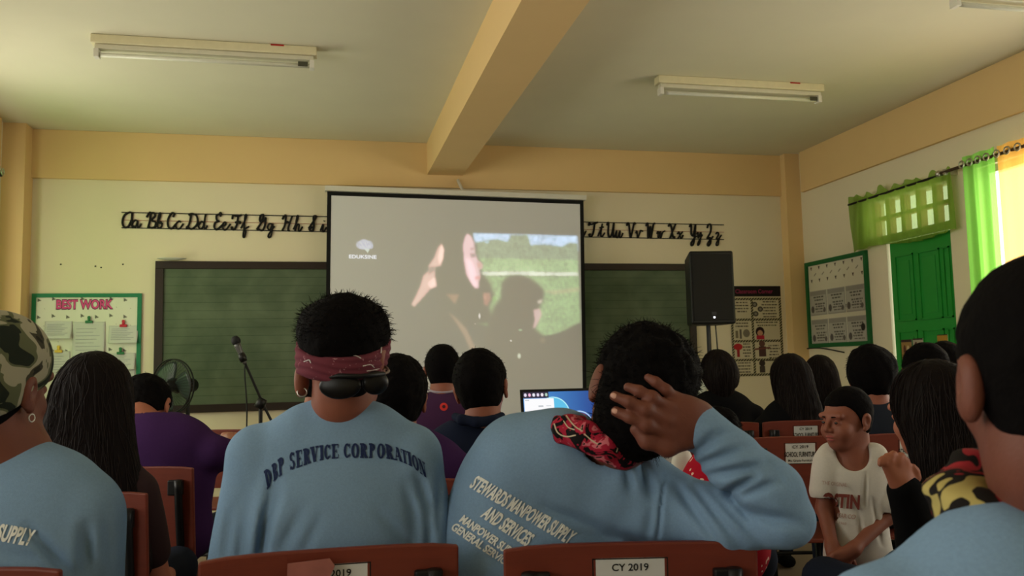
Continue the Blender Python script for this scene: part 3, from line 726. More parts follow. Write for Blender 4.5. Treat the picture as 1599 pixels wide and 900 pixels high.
# ------------------------------------------------------------------ best work board
TLc = atY(51, 459, YW); TRc = atY(222, 458, YW); W_ = TRc[0] - TLc[0]; H_ = 1.0
bw = root('bulletin_board', (TLc[0], YW, TLc[2] - H_), 'white bulletin board with green border headed BEST WORK', 'bulletin board')
c_ = Canvas(176, 200, (222, 220, 206))
r_ = random.Random(3)
for j in range(9):
    for i in range(8):
        x, y = 12 + i * 23 + (11 if j % 2 else 0), 9 + j * 14 + (0 if i % 2 else 2)
        if y < 34 and 34 < x < 132 and y > 10: continue
        a = 0 if j % 2 == 0 else 2.2
        c_.poly([(x - 3, y - 3), (x + 4 * math.cos(a), y + 1), (x - 3, y + 3)], (70, 66, 60), .9)
c_.build('patterned_backing', (TLc[0], YW - .012, TLc[2]), (1, 0, 0), (0, 0, -1), W_, H_, M_VC, bw)
b = MB(); t = .032; M_BG = mat('green_border', (34, 120, 84), .6)
for q in (((TLc[0], TLc[2] - t), (TLc[0] + W_, TLc[2])), ((TLc[0], TLc[2] - H_), (TLc[0] + W_, TLc[2] - H_ + t)), ((TLc[0], TLc[2] - H_ + t), (TLc[0] + t, TLc[2] - t)), ((TLc[0] + W_ - t, TLc[2] - H_ + t), (TLc[0] + W_, TLc[2] - t))):
    b.box((q[0][0], YW - .022, q[0][1]), (q[1][0], YW, q[1][1]))
b.build('green_border', M_BG, bw, world=True)
p0 = atY(88, 482, YW - .016); p1 = atY(176, 482, YW - .016)
flat_text('heading_rim', 'BEST WORK', p0 + [-.004, .001, -.004], (1, 0, 0), (0, 0, 1), p1[0] - p0[0] + .008, .078, mat('heading_outline', (90, 30, 70), .7), bw, .06)  # slightly larger plum copy of the letters, outlining the pink heading
flat_text('heading', 'BEST WORK', p0 + [0, -.001, 0], (1, 0, 0), (0, 0, 1), p1[0] - p0[0], .07, mat('pink_letters', (214, 80, 140), .7), bw, .03)
M_CLIP = {'green': mat('green_clip', (20, 110, 60), .4), 'red': mat('red_clip', (190, 30, 50), .4), 'yellow': mat('yellow_clip', (215, 180, 60), .4)}
def pupil_paper(x0, y0, x1, y1, clip, lb, curl=.02, lines=True):
    A = atY(x0, y0, YW - .02); B = atY(x1, y1, YW - .02); w_, h_ = B[0] - A[0], A[2] - B[2]; n = 14
    r = root('worksheet', (A[0], YW - .02, B[2]), lb, 'paper')
    V = []; 
    for j in range(n + 1):
        for i in range(n + 1):
            t_ = j / n; u = i / n; V.append((A[0] + w_ * u, YW - .018 - curl * t_ ** 2 * (.6 + .5 * u), A[2] - h_ * t_ + (.02 * h_ if 0 else 0) * u))
    Fc = [(j * (n + 1) + i, (j + 1) * (n + 1) + i, (j + 1) * (n + 1) + i + 1, j * (n + 1) + i + 1) for j in range(n) for i in range(n)]
    s_ = mkmesh('sheet', V, Fc, M_PAPER, r, True, None, 'world'); s_.modifiers.new('t', 'SOLIDIFY').thickness = .0008
    if lines:
        b = MB()
        for k in range(2, 9):
            t_ = k / 10; z = A[2] - h_ * t_; yy = YW - .0195 - curl * t_ ** 2 * 1.1; b.box((A[0] + .1 * w_, yy - .0006, z), (A[0] + w_ * (.6 + .3 * ((k * 37) % 10) / 10), yy, z + .003))
        b.build('pencil_lines', mat('pencil', (150, 150, 160), .8), r, world=True)
    if clip:
        cx = A[0] + w_ * .5; b = MB(); b.box((cx - .028, YW - .034, A[2] - .012), (cx + .028, YW - .015, A[2] + .01), bev=.003); b.box((cx - .010, YW - .036, A[2] + .01), (cx + .010, YW - .02, A[2] + .034), bev=.004)
        b.lathe([(.003, -.004), (.012, -.004), (.012, .004), (.003, .004)], 12, Matrix.Translation((cx, YW - .028, A[2] + .036)) @ Matrix.Rotation(R90, 4, 'X'))
        b.build('clip', M_CLIP[clip], r, world=True)
pupil_paper(70, 502, 112, 529, None, 'white worksheet at the upper left of the bulletin board, bottom edge curling', .045)
pupil_paper(114, 503, 163, 558, 'green', 'tall lined worksheet under a green clip in the middle of bulletin board')
pupil_paper(170, 509, 215, 536, 'red', 'white worksheet held by a red clip on the bulletin board', .04)
pupil_paper(74, 549, 108, 590, 'yellow', 'worksheet under a yellow clip low on the bulletin board, mostly behind long hair', .02)
pupil_paper(165, 552, 211, 577, 'green', 'short worksheet under a green clip near bulletin board right border', .04)
pupil_paper(180, 578, 210, 612, None, 'lowest worksheet on bulletin board, tucked below the short green clipped one', .02)
pupil_paper(152, 562, 170, 600, 'yellow', 'small worksheet with a yellow clip beside the tall lined worksheet', .02)
# ------------------------------------------------------------------ chart right of the speaker
A = atY(1139, 447, YW - .006); B = atY(1214, 446, YW - .006); Bb = atY(1220, 587, YW - .006)
cw, chh = B[0] - A[0] + .03, A[2] - Bb[2]
ch_ = root('wall_chart', (A[0], YW - .006, Bb[2]), 'tall classroom chart with black header and striped boxes beside loudspeaker', 'poster')
c_ = Canvas(150, 270, (196, 186, 158)); c_.rect(0, 0, 150, 32, (26, 20, 18))
def stripe(x0, y0, x1, y1):
    m_ = ((c_.X >= x0) & (c_.X < x1) & (c_.Y >= y0) & (c_.Y < y1) & (((c_.X + c_.Y) % 8) < 4.5)).astype(float); c_.rect(x0, y0, x1, y1, (176, 166, 130)); c_.put(m_, (30, 26, 22))
for y in (36, 98, 162, 218, 262): stripe(0, y, 150, y + 7)
for x in (0, 60, 143): stripe(x, 36, x + 7, 268)
r_ = random.Random(9)
for (x0, x1, y0, n_) in ((14, 54, 48, 4), (92, 138, 46, 6), (10, 54, 110, 2), (72, 138, 108, 2), (30, 56, 172, 5), (104, 140, 178, 5), (14, 54, 228, 4), (84, 140, 222, 1)):
    for k in range(n_):
        d_ = r_.uniform(0, 7); c_.scribble(x0 + d_, x1 - d_, y0 + k * 9, 4, (52, 44, 36), r_.random())
for (x, y) in ((72, 56), (88, 70), (74, 84)): c_.oval(x, y, 8, 8, (74, 68, 62)); c_.oval(x, y, 4, 4, (130, 124, 110))
c_.rect(12, 134, 20, 156, (120, 110, 90)); c_.rect(24, 130, 30, 158, (100, 92, 80)); c_.oval(44, 142, 10, 12, (120, 112, 98)); 
c_.oval(84, 138, 13, 15, (44, 24, 24)); c_.oval(84, 142, 8, 9, (190, 140, 110)); c_.rect(73, 149, 96, 161, (180, 40, 60)); 
c_.oval(18, 182, 13, 10, (176, 40, 44)); c_.rect(14, 190, 22, 212, (150, 36, 40))
c_.oval(88, 174, 9, 9, (96, 62, 52)); c_.rect(78, 182, 99, 212, (78, 52, 48)); c_.line(68, 190, 110, 186, 5, (110, 60, 52))
c_.oval(86, 232, 9, 9, (54, 42, 40)); c_.rect(78, 240, 94, 260, (70, 60, 54))
c_.build('chart_sheet', A, (1, 0, 0), (0, 0, -1), cw, chh, M_VC, ch_)
flat_text('chart_heading', 'Classroom Corner', A + [.06, -.001, -.072], (1, 0, 0), (0, 0, 1), .40, .042, mat('magenta_ink', (150, 40, 84), .7), ch_, .01)
# ------------------------------------------------------------------ poster board on the right wall
PX = XR - .001; y0p, y1p, z0p, z1p = 7.46, 6.50, 1.275, 2.10
pb = root('poster_board', (PX, y1p, z0p), 'green framed white board with six grey printed sheets on right wall', 'bulletin board')
c_ = Canvas(190, 165, (214, 208, 186))
for j, y in enumerate((14, 26, 38, 92)):
    for i in range(7 if j != 1 else 6):
        x = 18 + i * 26 + (12 if j == 1 else 0)
        if j != 1: c_.poly([(x - 3, y - 3), (x + 3, y - 3), (x, y + 4)], (70, 56, 44))
        else: c_.line(x - 3, y + 2, x + 3, y - 2, 1.6, (90, 76, 60))
c_.build('patterned_backing', (PX - .010, y0p, z1p), (0, -1, 0), (0, 0, -1), y0p - y1p, z1p - z0p, M_VC, pb)
b = MB(); t = .038
for (ya, za, yb_, zb_) in ((y1p, z1p - t, y0p, z1p), (y1p, z0p, y0p, z0p + t), (y1p, z0p + t, y1p + t, z1p - t), (y0p - t, z0p + t, y0p, z1p - t)): b.box((PX - .028, ya, za), (PX, yb_, zb_))
b.build('board_frame', mat('dark_green_frame', (22, 96, 48), .6), pb, world=True)
r_ = random.Random(12); names_ = ['upper row nearest the room corner', 'upper row middle', 'upper row nearest the door', 'lower row nearest the room corner', 'lower row middle', 'lower row nearest the door']
for k in range(6):
    i, j = k % 3, k // 3; w_, h_ = .275, .235; y = y0p - .05 - i * .288; z = z1p - .285 - j * .275
    c_ = Canvas(54, 50, (158, 154, 146)); c_.rect(2, 2, 52, 48, (176, 172, 162)); c_.rect(2, 2, 52, 10, (148, 144, 136))
    for q in range(2): c_.scribble(12 + q * 3, 46 - q * 4, 12 + q * 6, 3, (64, 60, 58), k * 10 + q)
    for q in range(4): c_.scribble(16 + (q % 2) * 3, 48 - (q % 3) * 3, 26 + q * 5.2, 2.6, (72, 68, 64), k * 20 + q)
    c_.oval(8, 38, 5, 7, (90, 84, 80)); c_.oval(46, 40, 4, 5, (100, 94, 90)) if k != 5 else c_.oval(45, 22, 6, 7, (40, 38, 36))
    r = root('printed_sheet', (PX - .012, y, z), 'grey printed sheet on green framed board, ' + names_[k], 'paper', 'printed sheets on the framed board')
    c_.build('sheet_face', (PX - .0135, y, z), (0, -1, 0), (0, 0, -1), w_, h_, M_VC, r)
    MB().box((PX - .0133, y - w_, z - h_), (PX - .0105, y, z)).build('sheet_backing', M_PAPER, r, world=True)
# ------------------------------------------------------------------ projection screen
YS = D - .16
TL, TR_ = atY(511, 299, YS), atY(911, 313.5, YS)
ux = TR_ - TL; SW = np.linalg.norm(ux); ux /= SW; uy = np.cross([0, -1, 0], ux); uy = -uy if uy[2] > 0 else uy; SH = 2.02
ps = root('projection_screen', TL + uy * SH, 'large pull-down projection screen showing women in profile, black bordered', 'projection screen')
def sp(a, b_, d=0): return TL + ux * a + uy * b_ + np.array([0, -1, 0]) * d
def sbox(mb, a0, b0, a1, b1, d0, d1):
    V = [sp(a, b_, d) for d in (d0, d1) for a, b_ in ((a0, b0), (a1, b0), (a1, b1), (a0, b1))]
    return mb.add(V, [(0, 1, 2, 3), (7, 6, 5, 4), (0, 4, 5, 1), (1, 5, 6, 2), (2, 6, 7, 3), (3, 7, 4, 0)])
bt = .035
c_ = Canvas(400, 350, (0, 0, 0)); c_.a[:] = .028
X_ = lambda x: (x - 514) / 395 * 400; Y_ = lambda y: (y - 306 - (x_ if False else 0)) / 350 * 350
def PP(pts, ox=600, oy=350, k=3.6): return [(X_(ox + x / k), (oy + y / k - 307)) for x, y in pts]
G = lambda pts, c, al=1., blur=1: c_.poly(PP(pts), c, al, min(blur, 1) if len(pts) < 20 and c != DK_ else blur)
DK_ = (46, 44, 42)
# the film still: field, sky and road behind the profiles (right part of the picture)
G([(480, 38), (1096, 38), (1100, 130), (480, 130)], (150, 176, 205), .9, 1)
G([(480, 95), (560, 80), (620, 70), (680, 85), (700, 45), (800, 40), (815, 100), (900, 95), (1000, 105), (1050, 80), (1098, 85), (1098, 190), (480, 190)], (96, 112, 92), 1, 2)
G([(480, 185), (1098, 185), (1099, 262), (480, 262)], (116, 142, 102), 1, 2)
G([(490, 262), (1099, 258), (1100, 280), (490, 288)], (178, 186, 170), 1, 1)
G([(490, 288), (1100, 282), (1105, 560), (980, 620), (860, 640), (490, 560)], (108, 136, 94), .95, 4)
G([(880, 372), (1000, 360), (1100, 345), (1100, 372), (950, 392)], (126, 126, 96), .8, 2)
nz_ = Canvas.blur(rng.normal(0, 1, c_.a.shape[:2]), 2) * 3.2 + Canvas.blur(rng.normal(0, 1, c_.a.shape[:2]), 6) * 6
c_.a *= 1 + .16 * (c_.a.max(2) > .06)[..., None] * np.clip(nz_, -2, 2)[..., None]
DK = (46, 44, 42)
G([(420, 30), (470, 35), (500, 110), (505, 170), (530, 215), (530, 270), (580, 330), (602, 400), (575, 470), (600, 560), (300, 600), (250, 300), (300, 30)], DK, 1, 2)
G([(640, 330), (680, 285), (740, 273), (800, 290), (860, 330), (895, 370), (890, 420), (865, 470), (840, 600), (900, 640), (1000, 610), (1110, 550), (1115, 900), (520, 900), (560, 560), (600, 460), (635, 420)], DK, 1, 2)
G([(300, 105), (313, 135), (308, 190), (296, 232), (262, 240), (262, 290), (272, 352), (240, 362), (205, 405), (150, 468), (132, 458), (180, 360), (200, 290), (232, 262), (228, 235), (258, 190), (280, 130)], (176, 140, 134), .95, 2)
G([(298, 112), (312, 140), (306, 195), (290, 225), (282, 190)], (224, 186, 176), .8, 1)
G([(222, 335), (262, 300), (270, 350), (240, 364)], (214, 176, 170), .8, 1); G([(232, 240), (262, 236), (262, 262), (225, 290)], (90, 74, 74), .8, 2)
G([(448, 42), (470, 60), (487, 100), (492, 160), (505, 195), (532, 222), (534, 240), (514, 250), (520, 285), (514, 310), (510, 358), (490, 362), (462, 320), (440, 280), (428, 210), (422, 110), (435, 60)], (186, 152, 160), .95, 2)
G([(436, 180), (470, 200), (490, 240), (500, 300), (500, 350), (480, 345), (455, 290)], (212, 176, 188), .8, 3)
G([(462, 130), (492, 122), (492, 132), (466, 140)], (96, 78, 82), .9, 1); G([(462, 160), (496, 158), (494, 180), (470, 182)], (92, 74, 80), .9, 1)
G([(500, 205), (530, 215), (528, 240), (505, 245)], (150, 100, 92), .7, 1); G([(488, 292), (520, 286), (516, 310), (490, 312)], (170, 104, 110), .9, 1)
G([(536, 385), (575, 385), (580, 420), (560, 462), (540, 452)], (132, 84, 78), .8, 2)
G([(828, 482), (866, 474), (876, 510), (860, 545), (838, 585), (824, 590), (836, 540)], (168, 138, 140), .9, 1); G([(852, 430), (880, 420), (878, 440), (855, 446)], (170, 160, 150), .8, 1)
G([(325, 395), (400, 396), (376, 452)], (124, 92, 74), .7, 2); G([(340, 500), (380, 530), (440, 590), (490, 700), (500, 730), (470, 730), (420, 620)], (120, 96, 80), .7, 2)
for x, y, rx, ry, cc in ((515, 520, 7, 22, (210, 205, 200)), (695, 662, 7, 6, (240, 240, 235)), (750, 600, 16, 9, (130, 160, 130)), (742, 750, 14, 20, (180, 190, 170)), (490, 565, 7, 5, (160, 150, 150)), (880, 660, 26, 22, (96, 84, 70)), (920, 522, 10, 6, (130, 170, 120)), (548, 412, 12, 22, (140, 100, 90)), (600, 420, 14, 24, (86, 130, 60)), (560, 90, 18, 12, (130, 160, 180))):
    q = PP([(x, y)])[0]; c_.oval(q[0], q[1], rx / 3.6, ry / 3.6, cc, .8, .8)
# brain-shaped logo of the film
lx, ly = X_(565), 384 - 307
for dx, dy, rx, ry in ((-7, 0, 7, 7), (-1, -4, 8, 6), (6, -1, 8, 7), (3, 4, 7, 5), (-3, 4, 7, 4), (10, 2, 4, 5)): c_.oval(lx + dx, ly + dy, rx, ry, (140, 146, 170), .75, .4)
c_.poly([(lx, ly + 6), (lx + 8, ly + 6), (lx + 5, ly + 13)], (150, 165, 160), .8)
for a in range(7): c_.line(lx - 11 + a * 3.4, ly - 5 + (a % 2) * 3, lx - 8 + a * 3.2, ly + 4 - (a % 3) * 2, .8, (90, 92, 110), .8)
c_.build('screen_fabric', sp(bt, bt, .002), ux, uy, SW - 2 * bt, SH - 2 * bt, vcol_mat('projected_film', 1.3, .9, .1), ps)
lo_ = at(546, 404, 7.3); q = sp(0, 0); p_ = atY(545, 403.5, YS - .004)
flat_text('film_caption', 'EDUKSINE', p_, ux, -uy, .235, .032, mat('caption_light', (120, 122, 124), .8, emit=((190, 192, 196), 1.6)), ps, .012)
b = MB(); sbox(b, 0, 0, SW, bt, 0, .004); sbox(b, 0, SH - bt, SW, SH, 0, .004); sbox(b, 0, bt, bt, SH - bt, 0, .004); sbox(b, SW - bt, bt, SW, SH - bt, 0, .004)
b.build('black_border', mat('screen_black', (12, 12, 12), .8), ps, world=True)
b = MB(); sbox(b, -.02, -.045, SW + .02, -.002, -.05, .035); b.build('roller_case', M_WHITE, ps, world=True)
b = MB(); sbox(b, -.01, SH, SW + .01, SH + .03, -.02, .02); b.build('bottom_bar', M_BLACK, ps, world=True)
h0 = atY(716, 284, D - LT - .03); b = MB(); b.tube([h0 + [0, .03, .02], h0, sp(SW * .513, -.045, .0)], .014, 8); b.build('hanging_hook', M_WHITE, ps, world=True)
# ------------------------------------------------------------------ fluorescent fixtures
def fixture(xa, xb, y, lb, dy=.02, group='fluorescent fixtures on the ceiling'):
    r = root('ceiling_light', ((xa + xb) / 2, y, ZC), lb, 'ceiling light', group)
    MB().box((xa, y - .045, ZC - .055), (xb, y + .045, ZC - .0005), bev=.006).build('housing', mat('fixture_enamel', (216, 208, 172), .5), r, world=True)
    MB().box((xa + .02, y - .028, ZC - .085), (xb - .02, y + .028, ZC - .056), bev=.004).build('reflector_channel', mat('fixture_enamel_pale', (206, 202, 180), .4), r, world=True)
    for s in (-1, 1):
        e = xa + .03 if s < 0 else xb - .03
        MB().box((e - .014, y - .03, ZC - .135), (e + .014, y + .03, ZC - .084), bev=.003).build('lamp_holder', M_WHITE, r, world=True)
    MB().tube([(xa + .045, y, ZC - .115), (xb - .045, y, ZC - .115)], .014, 12).build('tube', mat('unlit_tube_glass', (214, 214, 196), .25), r, True, world=True)
    MB().box((xb - .115, y - .0305, ZC - .128), (xb - .055, y - .0285, ZC - .098)).build('maker_label', mat('dark_label', (70, 70, 56), .6), r, world=True)
    MB().box((xb - .28, y - .047, ZC - .012), (xb - .20, y - .044, ZC - .002)).build('red_tag', mat('red_tag', (170, 40, 30), .6), r, world=True)
fixture(-1.35, -.03, 5.40, 'unlit fluorescent fixture on the ceiling left of the beam')
fixture(2.33, 3.64, 5.55, 'unlit fluorescent fixture on the ceiling right of the beam, closer to screen')
fixture(3.35, 4.5, 3.86, 'unlit fluorescent fixture cut off by the top right of the view')
# ------------------------------------------------------------------ loudspeaker on stand
c0 = at(1106, 508, 7.05); cx, cy, cz = c0
spk = root('loudspeaker', (cx, cy, cz), 'black loudspeaker cabinet on a stand in front of the chalkboard', 'loudspeaker')
hh = .60; b = MB()
P_ = [(-.185, -.16), (.185, -.16), (.13, .17), (-.13, .17)]
Rm = Matrix.Rotation(math.radians(-8), 4, 'Z'); pts = [Rm @ Vector((x, y, 0)) for x, y in P_]
V = [(cx + p.x, cy + p.y, cz) for p in pts] + [(cx + p.x, cy + p.y, cz + hh - (.0 if i < 2 else .03)) for i, p in enumerate(pts)]
b.add(V, [(3, 2, 1, 0), (4, 5, 6, 7), (0, 1, 5, 4), (1, 2, 6, 5), (2, 3, 7, 6), (3, 0, 4, 7)])
o = b.build('cabinet', M_PLASTIC, spk, world=True); bv = o.modifiers.new('b', 'BEVEL'); bv.width = .018; bv.segments = 3
Ms = Matrix.Translation((cx, cy, cz)) @ Rm
MB().box((-.165, -.166, .03), (.165, -.158, hh - .03), Ms, .004).build('front_grille', mat('grille_black', (13, 12, 12), .7, .5, 300), spk, world=True)
MB().box((-.02, -.171, .075), (.02, -.165, .10), Ms).build('maker_badge', mat('badge_grey', (40, 40, 44), .4), spk, world=True)
MB().lathe([(.004, 0), (.008, .003), (.004, .005)], 10, Ms @ Matrix.Translation((-.0, -.167, .055)) @ Matrix.Rotation(R90, 4, 'X')).build('power_light', mat('power_led', (240, 240, 255), .3, emit=((235, 240, 255), 3)), spk, world=True)
st_ = root('speaker_stand', (cx, cy, 0), 'black tripod stand holding up the loudspeaker', 'stand')
MB().tube([(cx, cy, .45), (cx, cy, cz + .02)], .018, 10).build('pole', M_BLACK, st_, world=True)
MB().tube([(cx, cy, .42), (cx, cy, .9)], .024, 10).build('lower_tube', M_BLACK, st_, world=True)
for a in (20, 140, 260):
    a = math.radians(a); MB().tube([(cx, cy, .62), (cx + .42 * math.cos(a), cy + .42 * math.sin(a), .02)], .012, 8).build('leg', M_BLACK, st_, world=True)
b = MB(); b.tube(spline([(cx + .05, cy - .02, cz + .1), (cx + .06, cy - .03, cz - .3), (cx + .05, cy - .02, .8), (cx + .1, cy - .1, .03)], 8), .006, 6); tag(b.build('loudspeaker_cable', M_BLACK), 'thin black cable hanging down beside loudspeaker stand', 'cable')
# ------------------------------------------------------------------ stand fan
fc = at(272, 603, 6.6); fn = root('stand_fan', (fc[0], fc[1], 0), 'black pedestal fan with round wire cage before the chalkboard', 'fan')
ang = math.radians(38); Mf = Matrix.Translation(tuple(fc)) @ Matrix.Rotation(-ang, 4, 'Z') @ Matrix.Rotation(R90, 4, 'X')     # local z = blowing direction (towards camera side)
b = MB(); b2 = MB()
for k, (R_, z_) in enumerate(((.205, 0), (.205, .03))):
    b.tube([Mf @ Vector((R_ * math.cos(a), R_ * math.sin(a), z_)) for a in np.linspace(0, 6.283, 49)[:-1]], .006, 6, closed=True)
b.build('cage_rim', M_BLACK, fn, True, world=True)
for k in range(48):
    a = k * math.pi / 24
    for sgn in (1, -1): b2.tube([Mf @ Vector((r * math.cos(a), r * math.sin(a), .015 + sgn * (.015 + .05 * (1 - (r / .205) ** 2)))) for r in (.04, .1, .16, .205)], .0012, 4)
b2.build('cage_wires', M_BLACK, fn, world=True)
MB().lathe([(.01, -.085), (.055, -.08), (.06, -.02), (.045, .0), (.045, .05), (.03, .085), (.005, .088)], 20, Mf).build('hub', M_PLASTIC, fn, True, world=True)
MB().lathe([(.01, -.21), (.05, -.20), (.065, -.12), (.06, -.075), (.01, -.07)], 20, Mf).build('motor_housing', M_PLASTIC, fn, True, world=True)
for k in range(3):
    a0 = k * 2.094; V = []; Fc = []
    for i in range(7):
        for j in range(7):
            r = .045 + .145 * i / 6; a = a0 + (j / 6 - .5) * (1.2 + .3 * math.sin(i / 6 * 3)); V.append(Mf @ Vector((r * math.cos(a), r * math.sin(a), .015 + .03 * (j / 6 - .5))))
    for i in range(6):
        for j in range(6): Fc.append((i * 7 + j, i * 7 + j + 1, i * 7 + j + 8, i * 7 + j + 7))
    o = mkmesh('blade', V, Fc, mat('smoky_blade', (46, 56, 52), .3), fn, True, None, 'world'); o.modifiers.new('t', 'SOLIDIFY').thickness = .002
pb_ = Mf @ Vector((0, 0, -.14))
MB().tube([(pb_.x, pb_.y, .05), (pb_.x, pb_.y, fc[2] - .03)], .016, 10).build('pole', M_BLACK, fn, world=True)
MB().lathe([(.2, 0), (.2, .02), (.16, .04), (.04, .06)], 28, Matrix.Translation((pb_.x, pb_.y, 0))).build('base', M_PLASTIC, fn, True, world=True)
# ------------------------------------------------------------------ microphone on boom stand
s_ = 5.6; mh = at(368, 532, s_); m1 = at(380, 562, s_); bend = at(412, 634, s_ + .05); tail = at(426, 662, s_ + .05); ptop = at(407, 630, s_ + .05)
mic = root('microphone', tuple(mh), 'black handheld microphone clipped at the top of the boom arm', 'microphone')
ax = (m1 - mh) / np.linalg.norm(m1 - mh); zq = Vector(ax).to_track_quat('Z', 'Y').to_matrix().to_4x4(); Mm = Matrix.Translation(tuple(mh)) @ zq
MB().lathe([(.004, -.031), (.018, -.027), (.028, -.012), (.031, .0), (.029, .014), (.024, .024)], 18, Mm).build('mesh_head', mat('mic_mesh', (26, 26, 28), .7, .5, 300), mic, True, world=True)
MB().lathe([(.023, .024), (.022, .04), (.017, .1), (.014, .15), (.014, .165)], 16, Mm).build('handle', mat('mic_grey', (92, 92, 92), .35, metal=.5), mic, True, world=True)
ms = root('microphone_stand', (ptop[0], ptop[1], 0), 'black boom microphone stand leaning diagonally before the chalkboard', 'stand')
MB().tube([mh + ax * .10, bend, tail + (tail - bend) * .5], .009, 8).build('boom_arm', M_BLACK, ms, world=True)
MB().lathe([(.022, -.03), (.026, 0), (.022, .03)], 12, Matrix.Translation(tuple(mh + ax * .12)) @ zq).build('clip', M_BLACK, ms, True, world=True)
MB().tube([(ptop[0], ptop[1], .25), (ptop[0], ptop[1], ptop[2])], .013, 10).build('pole', M_BLACK, ms, world=True)
MB().lathe([(.03, -.035), (.034, 0), (.03, .035)], 12, Matrix.Translation(tuple(ptop)) @ Matrix.Rotation(.5, 4, 'Y')).build('clutch', M_BLACK, ms, True, world=True)
for a in (80, 200, 320):
    a = math.radians(a); MB().tube([(ptop[0], ptop[1], .28), (ptop[0] + .3 * math.cos(a), ptop[1] + .3 * math.sin(a), .015)], .009, 8).build('leg', M_BLACK, ms, world=True)
b = MB(); q = mh + ax * .165; b.tube(spline([q, q + [.0, -.01, -.08], q + [.015, -.01, -.35], q + [-.0, -.01, -.8], [q[0], q[1], .03]], 8), .005, 6); tag(b.build('microphone_cable', M_BLACK), 'thin microphone cable hanging straight down from the boom', 'cable')
# ------------------------------------------------------------------ laptop on a table
s_ = 3.75; LT_ = at(812, 609, s_); wv = .355; lxv = np.array([math.cos(.06), -math.sin(.06), 0]) * 1.; lxv = lxv / np.linalg.norm(lxv)
up_ = np.array([0.0, .18, .98]); up_ /= np.linalg.norm(up_); hS = .24
LO = LT_ - up_ * hS
lp = root('laptop', tuple(LO), 'open laptop with a blue desktop picture and white window on screen', 'laptop')
fwn = np.cross(lxv, up_); fwn = -fwn if fwn[1] > 0 else fwn
def qd(a0, b0, a1, b1, d): return [LO + lxv * a + up_ * b_ + fwn * d for a, b_ in ((a0, b0), (a1, b0), (a1, b1), (a0, b1))]
b = MB(); b.add(qd(0, 0, wv, hS, 0) + qd(0, 0, wv, hS, -.008), [(0, 1, 2, 3), (7, 6, 5, 4), (0, 4, 5, 1), (1, 5, 6, 2), (2, 6, 7, 3), (3, 7, 4, 0)]); b.build('lid', M_PLASTIC, lp, world=True)
c_ = Canvas(150, 90, (30, 70, 150))
t_ = np.clip(c_.X / 150, 0, 1)[..., None]; c_.a = np.array(lin((70, 150, 220))[:3]) * (1 - t_) + np.array(lin((28, 62, 140))[:3]) * t_
c_.oval(60, 44, 34, 34, (180, 240, 250)); c_.oval(60, 44, 32, 32, (90, 190, 230)); c_.oval(60, 52, 22, 22, (70, 220, 230), .8, .6); c_.oval(112, 62, 26, 24, (190, 220, 250)); c_.oval(112, 63, 25, 23, (46, 90, 170))
c_.rect(0, 0, 52, 12, (40, 34, 60)); 
for i, cc in enumerate(((230, 220, 240), (240, 180, 210), (230, 230, 240), (225, 215, 235), (240, 230, 240), (180, 210, 190))): c_.oval(5 + i * 8.5, 6, 2.6, 3.4, cc)
c_.rect(2, 13, 62, 80, (250, 250, 252)); c_.rect(30, 26, 40, 29, (190, 195, 200)); c_.rect(46, 26, 56, 28, (215, 218, 222)); c_.rect(44, 38, 58, 39, (220, 200, 170)); c_.rect(34, 52, 54, 56, (180, 190, 200)); c_.rect(4, 15, 12, 17, (190, 195, 200))
c_.build('display', LO + lxv * .012 + up_ * (hS - .012) + fwn * .001, lxv, -up_, wv - .024, hS - .03, vcol_mat('laptop_display', 1.0, .3, .3, .03), lp)
b = MB(); kb = -np.cross(lxv, [0, 0, 1.]); kb = kb if kb[1] < 0 else -kb
V = [LO + lxv * a + kb * c + np.array([0, 0, d]) for d in (-.018, 0) for a, c in ((0, 0), (wv, 0), (wv, .24), (0, .24))]
b.add(V, [(3, 2, 1, 0), (4, 5, 6, 7), (0, 1, 5, 4), (1, 2, 6, 5), (2, 3, 7, 6), (3, 0, 4, 7)]); b.build('keyboard_base', mat('laptop_grey', (60, 60, 64), .4), lp, world=True)
tz = LO[2] - .019; tb = root('table', (LO[0] + .1, LO[1] - .05, 0), 'wooden table carrying the laptop in the middle aisle', 'table')
MB().box((LO[0] - .2, LO[1] - .36, tz - .03), (LO[0] + .75, LO[1] + .24, tz), bev=.004).build('tabletop', M_WOOD, tb, world=True)
for dx in (-.17, .72):
    for dy in (-.33, .21): MB().box((LO[0] + dx - .022, LO[1] + dy - .022, 0), (LO[0] + dx + .022, LO[1] + dy + .022, tz - .03)).build('leg', M_WOOD, tb, world=True)
